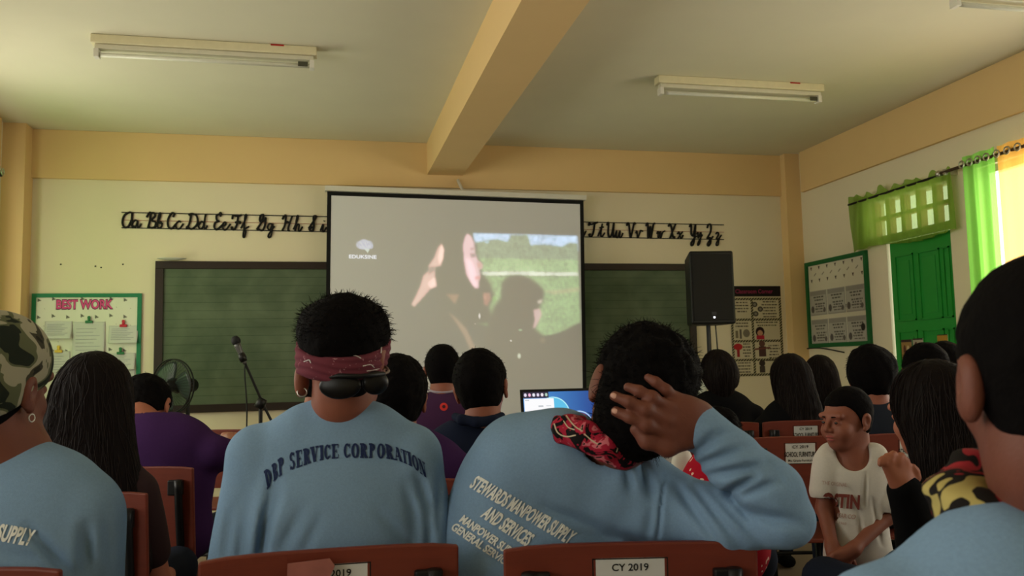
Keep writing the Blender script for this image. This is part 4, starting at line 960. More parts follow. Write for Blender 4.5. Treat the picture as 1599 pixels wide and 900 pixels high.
# ------------------------------------------------------------------ school chairs
CHB = None
def make_chair():
    r = empty('school_chair', (0, 0, 0)); W = .44
    b = MB(); n = 10     # gently curved backrest board, back side (towards -y) seen from the rear rows
    V = []
    for k, (zz, dy) in enumerate(((.60, .03), (.66, .012), (.85, -.012), (.858, -.018))):
        pass
    def yb(x, z): return -.03 * (z - .5) / .36 + .012 * (1 - (x / (W / 2)) ** 2) * 1.0
    z0, z1, th = .545, .858, .016
    for s in (0, 1):
        for j in range(6):
            z = z0 + (z1 - z0) * j / 5
            for i in range(n + 1): x = -W / 2 + W * i / n; V.append((x, yb(x, z) + s * th, z - (.006 * (abs(x) / (W / 2)) ** 6 if j == 5 else 0)))
    N = (n + 1) * 6; Fc = []
    for j in range(5):
        for i in range(n):
            a = j * (n + 1) + i; Fc.append((a, a + 1, a + n + 2, a + n + 1)); Fc.append((N + a + n + 1, N + a + n + 2, N + a + 1, N + a))
    for i in range(n): Fc.append((i, N + i, N + i + 1, i + 1)); a = 5 * (n + 1) + i; Fc.append((a, a + 1, N + a + 1, N + a))
    for j in range(5): a = j * (n + 1); Fc.append((a, a + n + 1, N + a + n + 1, N + a)); a += n; Fc.append((a, N + a, N + a + n + 1, a + n + 1))
    b.add(V, Fc); o = b.build('backrest', M_WOOD, r); bv = o.modifiers.new('b', 'BEVEL'); bv.width = .004; bv.segments = 2; bv.limit_method = 'ANGLE'
    MB().box((-W / 2, .02, .425), (W / 2, .40, .443), bev=.005).build('seat', M_WOOD, r)
    for s in (-1, 1):
        x = s * (W / 2 - .045)
        MB().tube(spline([(x, -.038, .815), (x, -.026, .70), (x, -.002, .55), (x, .03, .43)], 4), .0135, 8).build('back_upright', M_BLACK, r, True)
        MB().box((x - .035 if s > 0 else x - .015, -.042, .765), (x + .015 if s > 0 else x + .035, -.024, .815), bev=.004).build('bracket', M_BLACK, r)
        MB().tube([(x, .03, .43), (x + s * .02, -.04, .0)], .0125, 8).build('leg', M_BLACK, r, True)
        MB().tube([(x, .36, .43), (x + s * .02, .40, .0)], .0125, 8).build('leg', M_BLACK, r, True)
        MB().tube([(x, .03, .418), (x, .36, .418)], .011, 8).build('side_rail', M_BLACK, r, True)
    MB().tube([(-W / 2 + .045, .36, .418), (W / 2 - .045, .36, .418)], .011, 8).build('front_rail', M_BLACK, r, True)
    MB().tube([(-W / 2 + .04, -.01, .2), (W / 2 - .04, -.01, .2)], .009, 8).build('stretcher', M_BLACK, r, True)
    # printed label
    yl = -.0205
    def lyy(z): return yb(0, z) - .0006 - .0004
    lw, lh, zt_ = .132, .085, .832
    b = MB(); V = [(-lw / 2, lyy(zt_ - lh), zt_ - lh), (lw / 2, lyy(zt_ - lh), zt_ - lh), (lw / 2, lyy(zt_), zt_), (-lw / 2, lyy(zt_), zt_)]
    V += [(v[0], v[1] + .003, v[2]) for v in V]; b.add(V, [(0, 1, 2, 3), (7, 6, 5, 4), (0, 4, 5, 1), (1, 5, 6, 2), (2, 6, 7, 3), (3, 7, 4, 0)])
    lb = b.build('label', M_PAPER, r); lb_ = lb
    b = MB(); q = .0022
    for (a0, c0_, a1, c1) in ((-lw / 2, zt_ - q, lw / 2, zt_), (-lw / 2, zt_ - lh, lw / 2, zt_ - lh + q), (-lw / 2, zt_ - lh, -lw / 2 + q, zt_), (lw / 2 - q, zt_ - lh, lw / 2, zt_)):
        V = [(a0, lyy(c0_) - .0004, c0_), (a1, lyy(c0_) - .0004, c0_), (a1, lyy(c1) - .0004, c1), (a0, lyy(c1) - .0004, c1)]; b.add(V, [(0, 1, 2, 3)])
    b.build('label_border', M_INK, lb_)
    for txt, x0, w_, z, hg, bo in (('CY 2019', -.032, .064, zt_ - .022, .0125, .02), ('SCHOOL FURNITURE', -.064, .128, zt_ - .056, .020, .02), ('Ma. Gracia Furniture', -.05, .1, zt_ - .076, .010, .01)):
        V2, F2 = font_mesh(txt, bo); mkmesh('label_text', [(x0 + v[0] * w_, lyy(z + v[1] * hg) - .0009, z + v[1] * hg) for v in V2], F2, M_INK, lb_)
    return r
CHAIR = make_chair(); used_ = [False]
def place_chair(px, py, s, yaw, lb, tape=False, roll=0):
    """px,py: middle of the backrest top edge"""
    p = at(px, py, s); o = CHAIR
    if used_[0]:
        o = CHAIR.copy(); col.objects.link(o)
        for ch in CHAIR.children:
            c = ch.copy(); col.objects.link(c); c.parent = o
            for g in ch.children: q = g.copy(); col.objects.link(q); q.parent = c
    o.location = (p[0], p[1], 0); o.rotation_euler = (0, 0, math.radians(-yaw)); used_[0] = True
    tag(o, lb, 'chair', 'wooden school chairs in rows'); return o
ch1 = place_chair(519, 854, 1.50, 0, 'red-brown school chair behind DBP shirt man, its label half covered by torn tape')
ch2 = place_chair(981, 850, 1.50, 12, 'red-brown school chair under the man holding his head, full CY 2019 label')
place_chair(-112, 889, 1.40, 8, 'red-brown school chair behind the man in camouflage cap')
place_chair(104, 768, 2.27, 10, 'dark school chair of the long haired woman by the camouflage cap')
place_chair(205, 727, 2.86, 14, 'orange-brown school chair behind the slumped purple shirt person')
place_chair(335, 662, 4.6, 16, 'school chair the slumped purple shirt person leans his elbow on')
place_chair(622, 745, 2.40, 12, 'school chair behind short haired person in purple, corner showing past DBP shirt')
place_chair(1247, 682, 3.47, 13, 'school chair with readable SCHOOL FURNITURE label behind the little boy')
place_chair(1425, 680, 3.5, 15, 'school chair just right of the boy\'s head, in the boy\'s row')
place_chair(1256, 657, 4.35, 13, 'school chair under the second SCHOOL FURNITURE label behind the boy')
place_chair(1115, 655, 4.35, 13, 'school chair beside the second label chair, its bracket by a woman\'s elbow')
place_chair(1134, 640, 5.3, 13, 'farthest labelled school chair, under the woman in black near the chart')
place_chair(1030, 694, 3.2, 12, 'school chair glimpsed through the gap under the raised hand of the man holding his head')
place_chair(1532, 747, 2.2, 14, 'school chair behind the girl resting her chin on her hand')
# ================================================================== PEOPLE
def person(name_px, s, label, base=None):
    pass
def shoe_pair(par, f, hips, s=1.):
    for sd in (-1, 1):
        S = SDF(); a = f(sd * .10 * s, .40 * s, 0); 
        p0 = np.array([a[0], a[1], .035]); fw = f.R[:, 1] * [1, 1, 0]; fw = fw / np.linalg.norm(fw)
        S.ell(p0 + fw * .0, (.042, .05, .035)); S.ell(p0 + fw * .11 - [0, 0, .005], (.045, .07, .028), None, .05)
        S.cut(lambda P: .002 - P[:, 2])
        sdf_obj('shoe', S, .012, M_DARK, par)
def legs_mesh(par, nb, f, seatz=.52, sc_=1., m=None, lean=0):
    """hips under the neck base, thighs forward, shins down"""
    seatz += .02; S = SDF(); hip = np.array([nb[0], nb[1], seatz]) + f.R[:, 1] * [1, 1, 0] * lean
    g = Fr(hip, 0); g.R = f.R
    S.ell(hip, (.165 * sc_, .12 * sc_, .10 * sc_), f.R, .04)
    for sd in (-1, 1):
        kn = g(sd * .12 * sc_, .42 * sc_, 0); kn[2] = seatz + .0; an = g(sd * .11 * sc_, .44 * sc_, 0); an[2] = .09
        S.cone(g(sd * .09 * sc_, 0, 0), kn, .085 * sc_, .062 * sc_, .05); S.cone(kn, an, .06 * sc_, .042 * sc_, .03)
    sdf_obj('trousers', S, .014, m or M_JEANS, par)
    hp = Fr(hip, 0); hp.R = f.R; shoe_pair(par, hp, hip, sc_)
def seated(label, hp, s, body_yaw=12, head=(0, 0, 0), hs=1., nb_off=(0, -.035, -.165), shirt=None, skin=None, hair='short', long_sleeve=False, sw=.175, vox=.006,
           seatz=.52, arms='lap', hairpts=None, hairkw=None, collar=True, lean=0, longm=None, back=.10, legs=True, torso_fwd=0.0):
    """generic seated person; hp pixel of the skull centre at forward depth s"""
    skin = skin or M_SKIN; shirt = shirt or M_DARK
    H0 = at(hp[0], hp[1], s); h = Fr(H0, body_yaw + head[0], head[1], head[2]); f0 = Fr(H0, body_yaw)
    nb = H0 + f0.R @ np.array(nb_off) * hs; f = Fr(nb, body_yaw)
    org = np.array([nb[0], nb[1], 0])
    B = SDF(); head_sdf(B, h, hs)
    B.cone(h(0, -.04 * hs, -.10 * hs), f(0, 0, -.03), .054 * hs, .062 * hs, .03)
    T = SDF(); zt = nb[2]; hipz = seatz + .04; L_ = max(.2, zt - hipz)
    fl = lambda t, x=0, y=0: f(x, y + lean * t + torso_fwd * math.sin(t * math.pi), -L_ * t)
    T.cone(f(-sw * .55, 0, -.035), f(sw * .55, 0, -.035), .055, .055, .04)
    T.ell(fl(.32), (sw * .98, .125, .20), f.R, .05); T.ell(fl(.12), (sw * .95, .10, .11), f.R, .05)
    T.ell(fl(.68), (sw * .88, .125, .20), f.R, .06); T.ell(fl(.95), (sw * .95, .13, .12), f.R, .06)
    B.ell(fl(.3), (sw * .85, .10, .17), f.R, .04); B.cone(fl(.3), fl(.9), .10, .11, .05)
    for sd in (-1, 1):
        sh = f(sd * (sw), -.01, -.075)
        if arms == 'lap': el = f(sd * (sw + .045), .05, -.35); wr = f(sd * .13, .27, -.36)
        elif arms == 'desk': el = f(sd * (sw + .05), .16, -.30); wr = f(sd * .08, .36, -.24)
        elif isinstance(arms, dict) and sd in arms and arms[sd][0] == 'px': el, wr = at(*arms[sd][1]), at(*arms[sd][2])
        elif isinstance(arms, dict) and sd in arms: el, wr = [f(*q) for q in arms[sd]]
        else: el = f(sd * (sw + .045), .05, -.35); wr = f(sd * .13, .27, -.36)
        B.chain([sh, el, wr], [.045, .038, .026], .02)
        d = wr - el; d /= np.linalg.norm(d); hand(B, wr, d, -f.R[:, 2] * .9 + d * .1, -f.R[:, 0] * sd, .92)
        r1 = .064; T.cone(sh, sh + (el - sh) * (.62 if not long_sleeve else 1), r1, .056 if not long_sleeve else .052, .035)
        if long_sleeve: T.cone(el, wr, .052, .038, .02)
    T.cone(f(0, 0, .0), f(0, -.0, -.05), .07, .09, .03)
    T.sub(cone(f(0, .01, -.01), f(0, .04, .1), .064 * hs, .07 * hs), .006)
    T.disp(lambda P: .0045 * noise3(P, 22, int(hp[0]), 2))
    body, _ = sdf_obj('person', B, vox if s > 2.4 else vox, skin, None, org); body['_org'] = [float(x) for x in org]
    tag(body, label, 'person')
    sh_, tm = sdf_obj('shirt', T, vox + .001, shirt, body)
    if hair == 'short':
        kw = dict(thick=.012, rough=.004, seed=int(hp[0])); kw.update(hairkw or {})
        hob, hm = sdf_obj('hair', short_hair(h, hs, **kw), .004, M_HAIR, body); fuzz('hair_strands', hm, hob, 600, .012, .4, .5, .0007, int(hp[0]), lambda C, N: N[:, 2] > -.1)
    elif hair == 'long':
        kw = dict(seed=int(hp[0])); kw.update(hairkw or {})
        pts = [h(*q[:3]) for q in hairpts]; rr = [q[3:] for q in hairpts]
        hob, hm = sdf_obj('hair', long_hair(h, hs, pts, rr, **kw), .0045, longm or M_HAIRB, body); flow('hair_strands', hm, hob, 900 if s < 3 else 450, 9, .022, .0007 if s < 3 else .0011, int(hp[0]), mat('hair_strand', (26, 17, 15), .6, .4, 60, spec=.15))
    if legs: legs_mesh(body, nb, f, seatz, .95, lean=lean)
    return body, h, f, tm
# ------------------------------------------------------------------ A: man in DBP shirt, bandana on the head
sA = 1.70
HA = at(541, 560, sA); hA = Fr(HA, 26, -2, 2); fA = Fr(HA, 14)
NB = at(530, 652, sA); fN = Fr(NB, 13); orgA = np.array([NB[0], NB[1], 0])
B = SDF(); head_sdf(B, hA, 1.0, neck=at(529, 655, sA + .03)); B.cone(hA(0, -.02, -.09), at(529, 665, sA + .03), .050, .052, .03)
B.ell(at(471, 594, sA - .02), (.013, .020, .036), hA.R, .008); B.sub(ell(at(475, 592, sA - .045), (.007, .012, .020), hA.R), .005)
B.cone(at(430, 705, sA), at(635, 705, sA), .05, .05, .04); B.ell(at(525, 790, sA), (.16, .09, .17), fN.R, .04)
T = SDF()
sl, sr = at(408, 716, sA), at(640, 713, sA); el, er = at(372, 905, sA - .03), at(674, 895, sA - .03)
T.cone(at(478, 683, sA), at(580, 680, sA), .055, .055, .05); T.cone(at(500, 672, sA), at(560, 670, sA), .052, .052, .04); T.cone(at(530, 676, sA - .005), at(531, 650, sA - .002), .066, .0575, .02)
T.cone(at(470, 694, sA), sl, .055, .066, .05); T.cone(at(590, 692, sA), sr, .055, .062, .05)
T.ell(at(525, 790, sA), (.195, .125, .155), fN.R, .05); T.ell(at(525, 880, sA), (.19, .13, .17), fN.R, .06); T.ell(at(525, 985, sA + .02), (.18, .14, .17), fN.R, .06)
T.chain([sl, el], [.068, .062], .012); T.chain([sr, er], [.062, .052], .012)
wl = el + fN.R @ np.array([.10, .24, -.02]); wr = er + fN.R @ np.array([-.10, .24, -.02])
T.cone(el, wl, .054, .036, .02); T.cone(er, wr, .052, .036, .02)
B.chain([sl, el, wl], [.04, .036, .026], .02); B.chain([sr, er, wr], [.04, .036, .026], .02)
for w_, sd in ((wl, -1), (wr, 1)): d = fN.R @ np.array([-sd * .3, .95, 0]); hand(B, w_, d, [0, 0, -1], -fN.R[:, 0] * sd, .95)
for a, b_, w_, am in (((428, 752), (404, 880), .014, .010), ((412, 800), (406, 900), .010, .005), ((470, 800), (440, 860), .016, .004), ((500, 810), (470, 870), .014, .003), ((590, 800), (640, 850), .014, .003),
                    ((652, 745), (672, 800), .013, .008), ((668, 800), (672, 880), .012, .008), ((686, 740), (684, 830), .010, .004), ((635, 760), (655, 850), .014, .004), ((360, 800), (350, 880), .012, .004), ((380, 820), (370, 900), .012, .003), ((440, 760), (430, 800), .012, .003)):
    T.disp(crease(a, b_, sA, w_, am))
T.disp(lambda P: .0022 * noise3(P, 26, 5, 2))
A, _ = sdf_obj('person', B, .004, M_SKIN, None, orgA); A['_org'] = [float(x) for x in orgA]
tag(A, 'man in light blue DBP SERVICE CORPORATION long sleeve shirt and maroon bandana', 'person')
shA, tmA = sdf_obj('shirt', T, .005, M_BLUE, A)
bvA = bvh_of(tmA)
chs = [('D', 412.5, 10.5), ('B', 424.5, 9), ('P', 434, 10.5), ('S', 451.5, 9.5), ('E', 462, 11), ('R', 473.5, 12), ('V', 484.5, 13.5), ('I', 499, 6.5), ('C', 506, 11), ('E', 518, 12), ('C', 536.5, 11.5), ('O', 548.5, 12.5), ('R', 562, 13), ('P', 576, 11.5), ('O', 588.5, 12), ('R', 601, 13), ('A', 613, 13), ('T', 625, 9.5), ('I', 635, 6), ('O', 641.5, 10), ('N', 652, 10)]
xs = np.array([410, 425, 440, 455, 470, 490, 510, 530, 545, 580, 600, 620, 640, 665]); ybase = np.array([768, 752, 741, 734, 729, 722, 718, 716, 715.5, 716, 716.5, 720, 729, 749])
ytop = np.array([739, 727, 714, 707, 703, 698, 695, 693.5, 693, 693, 693.5, 699, 707, 725])
V_, F_ = [], []
for ch, x0, wd in chs:
    v, f = slab(ch); v = np.array(v); v[:, 0] /= .84 if ch not in 'I' else .42
    if ch == 'I': pass
    b0 = len(V_); V_ += [(x0 + q[0] * wd * (1 if ch != 'I' else 1), q[1]) for q in v]; F_ += [tuple(i + b0 for i in t) for t in f]
def mapA(x, v):
    lean = np.interp(x, [410, 450, 530, 660], [4.5, 1.5, 0, 4]); xx = x + (1 - v) * (lean if x < 530 else -0.0) + (1 - v) * (lean if x > 600 else 0)
    return xx, np.interp(x, xs, ybase) * (1 - v) + np.interp(x, xs, ytop) * v
decal('shirt_lettering', V_, F_, mapA, bvA, mat('navy_print', (22, 38, 78), .8), shA)
HHs = SDF()
HHs = short_hair(hA, 1.0, thick=.010, back=.0, front=.05, rough=.004, freq=95, seed=7, topx=.004)
HHs.ops = [q for q in HHs.ops if q[0] != 'i']; HHs.cut(lambda P: (lambda q: (.036 + .28 * q[:, 1] - .12 * q[:, 0]) - q[:, 2])(hA.loc(P)), .004)
HHs.ell(at(500, 506, sA), (.034, .05, .036), hA.R, .03); HHs.ell(at(560, 510, sA), (.050, .055, .040), hA.R, .03)
HHs.ell(at(542, 604, sA - .045), (.042, .04, .026), hA.R, .01)
hob, hm = sdf_obj('hair', HHs, .0035, M_HAIR, A); fuzz('hair_strands', hm, hob, 1500, .014, .7, .1, .0005, 3, lambda C, N: C[:, 2] > HA[2] + .03)
b = MB(); r_ = random.Random(5)
for i in range(90):     # wiry ends along the crown
    t = r_.uniform(0, 1); a = np.interp(t, [0, .3, .6, .85, 1], [505, 540, 575, 597, 601]); y = np.interp(t, [0, .3, .6, .85, 1], [480, 473, 478, 500, 530])
    p = at(a, y + 5, sA + r_.uniform(-.05, .04)); d = np.array([(t - .4) * .9 + r_.uniform(-.7, .7), r_.uniform(-.3, .3), 1 - t * .6]); d /= np.linalg.norm(d)
    q = p + d * r_.uniform(.012, .024); w_ = q + np.array([r_.uniform(-.012, .014), 0, r_.uniform(-.004, .008)])
    b.tube(spline([p, q, w_], 4), .0006, 4)
b.build('hair_curls', M_HAIR, A, world=True)
# bandana: a band round the skull, lower at the back
Bn = SDF(); Bn.ell(hA(0, -.012, .03), np.array([.073, .093, .085]) + .016, hA.R); Bn.ell(hA(0, -.03, -.02), (.083, .082, .07), hA.R, .02)
Bn.cut(lambda P: (lambda q: q[:, 2] - (.038 + .28 * q[:, 1] - .12 * q[:, 0]))(hA.loc(P)), .003)
Bn.cut(lambda P: (lambda q: (-.012 + .27 * q[:, 1] - .10 * q[:, 0]) - q[:, 2])(hA.loc(P)), .003)
Bn.disp(lambda P: .0012 * np.sin(hA.loc(P)[:, 2] * 420 + 4 * np.sin(hA.loc(P)[:, 0] * 30)))
Mband = ramp_mat('maroon_bandana', [(.0, (104, 48, 60)), (.64, (170, 130, 134)), (.67, (110, 50, 62))], 55, .9, 3, 1.5)
bo, tmB = sdf_obj('bandana', Bn, .003, Mband, A); bvB = bvh_of(tmB)
def ribbon2(P, w_):
    P = [np.array(p[:2]) for p in spline([(x, y, 0) for x, y in P], 6)]; V = []; 
    for i, p in enumerate(P):
        t = P[min(i + 1, len(P) - 1)] - P[max(i - 1, 0)]; t = t / (np.linalg.norm(t) + 1e-9); n = np.array([-t[1], t[0]]) * w_ / 2; V += [p + n, p - n]
    return V, [(2 * i, 2 * i + 1, 2 * i + 3, 2 * i + 2) for i in range(len(P) - 1)]
M_WP = mat('white_print', (206, 200, 196), .8)
def strokes(name, lst, bv, m, par, off=.0015):
    V, Fc = [], []
    for P, w_ in lst:
        v, f = ribbon2(P, w_); b0 = len(V); V += v; Fc += [tuple(i + b0 for i in q) for q in f]
    return decal(name, V, Fc, lambda a, b_: (a, b_), bv, m, par, off)
strokes('paisley_print', [([(489, 538), (488, 546), (493, 553), (499, 557), (506, 556), (508, 550), (504, 547), (500, 550), (502, 553)], 1.8), ([(491, 541), (493, 548), (497, 553)], 2.4), ([(497, 540), (496, 546), (500, 550)], 1.8),
    ([(472, 528), (478, 532), (475, 540)], 1.2), ([(478, 536), (482, 541), (474, 545)], 1.), ([(475, 565), (483, 562), (486, 567)], 1.4), ([(548, 556), (556, 557), (563, 560)], 1.3), ([(566, 572), (578, 570), (584, 574)], 1.2), ([(572, 580), (584, 578), (592, 576)], 1.2), ([(592, 545), (596, 540), (594, 552)], 1.6)], bvB, M_WP, bo)
# hoop earring
e = at(472, 613, sA - .035); MB().tube([e + np.array([.009 * math.cos(a), .003 * math.sin(a), .008 * math.sin(a)]) for a in np.linspace(0, 6.283, 20)[:-1]], .0016, 6, closed=True).build('earring', M_SILVER, A, True, world=True)
# sunglasses worn on the back of the head
sg = root('sunglasses', at(535, 600, sA - .10), 'black wraparound sunglasses worn backwards under the maroon bandana', 'sunglasses')
def lens(px, py, rx, ry, dpt, yawd):
    L_ = SDF(); g = Fr(at(px, py, dpt), yawd); L_.ell(g(0, 0, 0), (rx, .011, ry), g.R); L_.sub(ell(g(0, .012, 0), (rx * .96, .010, ry * .96), g.R)); return L_
sdf_obj('lens', lens(531, 603, .040, .025, sA - .105, 16), .0025, mat('dark_lens', (6, 6, 7), .35, spec=.25), sg)
sdf_obj('lens', lens(586, 598, .026, .023, sA - .085, -14), .0025, MATS['dark_lens'], sg)
b = MB(); b.tube([at(*q) for q in ((500, 592, sA - .10), (530, 587, sA - .115), (562, 588, sA - .115), (600, 584, sA - .08))], .0045, 8); b.build('frame', M_PLASTIC, sg, True, world=True)
MB().tube([at(*q) for q in ((475, 573, sA - .02), (486, 580, sA - .07), (502, 592, sA - .10))], .004, 8).build('temple', M_PLASTIC, sg, True, world=True)
MB().tube(spline([at(*q) for q in ((600, 584, sA - .08), (607, 580, sA - .05), (601, 572, sA - .02), (594, 570, sA + .0))], 5), .0026, 8).build('temple', mat('amber_temple', (110, 92, 84), .3), sg, True, world=True)
MB().tube([at(*q) for q in ((490, 583, sA - .079), (508, 592, sA - .106))], .0048, 6).build('temple_logo', M_SILVER, sg, True, world=True)
legs_mesh(A, NB, fN, .52)
# ------------------------------------------------------------------ B: man holding his head
sB = 1.60
HB = at(996, 616, 1.57); hB = Fr(HB, 4, 6, 20)
org = at(880, 900, 1.75); orgB = np.array([org[0], org[1], 0])
fB = Fr(at(900, 760, 1.72), 8, 0, 27)
T = SDF(); P_ = lambda x, y, s: at(x, y, s)
T.cone(P_(870, 712, 1.63), P_(985, 775, 1.63), .075, .07, .06)             # yoke
T.cone(P_(960, 745, 1.60), P_(1010, 752, 1.60), .038, .040, .04); T.cone(P_(870, 705, 1.62), P_(960, 745, 1.60), .05, .045, .05)
T.ell(P_(862, 790, 1.70), (.20, .13, .16), fB.R, .06); T.ell(P_(830, 870, 1.72), (.195, .14, .17), fB.R, .06); T.ell(P_(815, 960, 1.74), (.19, .14, .17), Fr((0, 0, 0), 8, 0, 5).R, .06)
T.cone(P_(812, 712, 1.64), P_(880, 712, 1.64), .062, .07, .06)             # left shoulder
T.cone(P_(805, 716, 1.64), P_(762, 850, 1.66), .064, .055, .05); T.cone(P_(762, 850, 1.66), P_(800, 930, 1.9), .052, .04, .02)
shR = P_(1030, 792, 1.60); elR = P_(1226, 812, 1.46); wrR = P_(1086, 660, 1.47)
T.cone(P_(980, 765, 1.63), shR, .07, .062, .05)
T.chain([shR, P_(1130, 813, 1.53), elR], [.064, .054, .046], .03)
T.chain([elR, P_(1205, 770, 1.465), P_(1140, 715, 1.47), wrR], [.045, .052, .048, .040], .012)
T.cut(lambda P: (P - wrR) @ ((wrR - P_(1140, 715, 1.47)) / np.linalg.norm(wrR - P_(1140, 715, 1.47))), .004) if False else None
nkc = P_(938, 690, 1.60)
T.sub(cone(nkc, P_(965, 640, 1.58), .060, .075), .006)
for a, b_, w_, am in (((1078, 712), (1135, 676), .011, .008), ((1086, 728), (1165, 700), .012, .007), ((1105, 742), (1195, 728), .011, .007), ((1132, 772), (1180, 745), .009, .010), ((1142, 780), (1215, 752), .010, .006), ((1165, 800), (1250, 820), .014, .006), ((1140, 775), (1185, 830), .010, .005),
                    ((1046, 745), (1122, 850), .012, .006), ((1080, 756), (1155, 850), .011, .006), ((1110, 768), (1190, 850), .010, .005), ((1038, 738), (1026, 850), .0045, .005), ((1000, 715), (1018, 775), .013, .009), ((978, 725), (985, 770), .012, .006), ((955, 835), (1020, 852), .012, .004),
                    ((850, 795), (960, 838), .016, .006), ((880, 830), (960, 845), .012, .004), ((1020, 790), (1010, 840), .012, .003), ((760, 860), (800, 890), .015, .005), ((1098, 690), (1120, 672), .008, .004), ((1185, 700), (1225, 760), .012, .003)):
    T.disp(crease(a, b_, 1.52, w_, am))
T.disp(lambda P: .0022 * noise3(P, 28, 15, 2))
B = SDF(); head_sdf(B, hB, 1.0, neck=P_(935, 712, 1.67)); B.cone(hB(0, -.0, -.09), P_(925, 722, 1.68), .046, .05, .03); B.ell(hB(-.084, -.012, -.006), (.010, .022, .036), hB.R, .006)
B.ell(P_(870, 780, 1.70), (.15, .09, .14), fB.R, .06); B.chain([P_(910, 730, 1.63), shR, elR, wrR], [.045, .04, .028, .026], .012)
B.chain([P_(890, 720, 1.64), P_(812, 722, 1.64), P_(762, 850, 1.66), P_(800, 930, 1.9)], [.05, .045, .036, .028], .03)
hand(B, P_(800, 930, 1.9), [0, 1, .0], [0, 0, -1], [1, 0, 0], .95)
# right hand spread over the back of the head
hs_ = 1.45
kn = {k: P_(*q) for k, q in dict(pinky=(1056, 624, 1.452), ring=(1046, 638, 1.440), middle=(1041, 657, 1.434), index=(1044, 678, 1.438)).items()}
wp = P_(1094, 652, 1.468)
B.cone(wrR, wp, .026, .025, .02)
for k, q in kn.items(): B.cone(wp + (q - wp) * .15, q, .019, .0125, .016)
B.cone(P_(1074, 640, 1.455), P_(1074, 672, 1.452), .019, .019, .02)
fing = {'pinky': [(1056, 624, 1.452), (1040, 609, 1.446), (1024, 597, 1.448), (1012, 590, 1.455)], 'ring': [(1046, 638, 1.440), (1018, 622, 1.430), (998, 611, 1.432), (981, 605, 1.442)],
        'middle': [(1041, 657, 1.434), (1008, 640, 1.422), (982, 628, 1.424), (960, 619, 1.434)], 'index': [(1044, 678, 1.438), (1010, 664, 1.424), (984, 652, 1.426), (962, 643, 1.436)]}
rad = {'pinky': (.0105, .0092, .0085, .0072), 'ring': (.0115, .0102, .0092, .008), 'middle': (.012, .0108, .0098, .0086), 'index': (.012, .011, .010, .0088)}
for k in fing: B.chain([P_(*q) for q in fing[k]], rad[k], .006)
B.chain([P_(1078, 684, 1.455), P_(1042, 699, 1.442), P_(1010, 690, 1.438), P_(992, 671, 1.444)], (.019, .0145, .0115, .0095), .012)
for k in ('ring', 'middle', 'index'):        # knuckle folds
    p = P_(*fing[k][1]); B.ell(p, (.0115, .0115, .0115), None, .008)
Bo, tmb = sdf_obj('person', B, .0032, M_SKIND, None, orgB, clip=(np.array([-9, -9, .45]), np.array([9, 9, 9]))); Bo['_org'] = [float(x) for x in orgB]
tag(Bo, 'man in blue STEWARDS MANPOWER shirt holding the back of his head', 'person')
for k in ('middle', 'index'):
    a, b_ = P_(*fing[k][3]), P_(*fing[k][2]); d = (a - b_) / np.linalg.norm(a - b_); S = SDF(); vv = -ray(fing[k][3][0], fing[k][3][1]); vv /= np.linalg.norm(vv)
    n_ = vv - d * (vv @ d); n_ /= np.linalg.norm(n_); u_ = np.cross(d, n_); S.ell(a + n_ * .0056 - d * .001, (.0075, .0052, .0035), np.stack([d, u_, n_], 1))
    sdf_obj('fingernail', S, .001, mat('fingernail', (196, 150, 132), .35), Bo)
shB, tmS = sdf_obj('shirt', T, .0045, M_BLUE, Bo, clip=(np.array([-9, -9, .45]), np.array([9, 9, 9])))
bvS = bvh_of(tmS)
def tline(name, txt, p0, p1, hgt, slant, bold, m, par, bv, curve=0.0, off=.0024):
    V, Fc = font_mesh(txt, bold)
    # cut long triangles finely enough by refining in u
    p0, p1 = np.array(p0, float), np.array(p1, float); t = p1 - p0; t_ = t / np.linalg.norm(t); up = np.array([t_[1], -t_[0]])
    def mp(u, v): q = p0 + t * u + up * (hgt * v + curve * math.sin(math.pi * u)) + t_ * slant * v * hgt; return q[0], q[1]
    return decal(name, V, Fc, mp, bv, m, par, off)
M_WT = mat('white_shirt_print', (226, 228, 220), .8)
tline('shirt_lettering', 'STEWARDS MANPOWER SUPPLY', (734, 760), (888, 850), 22, .12, .035, M_WT, shB, bvS)
tline('shirt_lettering', 'AND SERVICES', (751, 806), (822, 853), 22, .12, .035, M_WT, shB, bvS)
tline('shirt_lettering', 'MANPOWER SUPPLY', (718, 814), (808, 876), 13, .1, .035, M_WT, shB, bvS)
tline('shirt_lettering', 'GENERAL SERVICES CORP', (705, 826), (828, 910), 13, .1, .035, M_WT, shB, bvS)
HH = short_hair(hB, 1.0, thick=.014, back=-.14, front=.03, rough=.006, freq=85, seed=31, topx=.004, voxel=.004)
HH.ell(hB(0, -.05, -.03), (.078, .065, .075), hB.R, .03); HH.ell(hB(-.005, -.035, -.075), (.062, .050, .05), hB.R, .03); HH.ell(hB(.045, -.01, .045), (.052, .07, .06), hB.R, .03)
HH.disp(lambda P: .0035 * noise3(P, 300, 77, 1))
for k in fing:
    pts_ = [P_(*q) for q in fing[k]]
    for i in range(3): HH.sub(cone(pts_[i], pts_[i + 1], rad[k][i] - .001, rad[k][i + 1] - .0015), .006)
hob, hm = sdf_obj('hair', HH, .0038, M_HAIR, Bo); fuzz('hair_strands', hm, hob, 2600, .013, .9, .1, .0005, 5, lambda C, N: (np.abs(N @ Rt) > .3) | (C[:, 2] > HB[2] + .03))
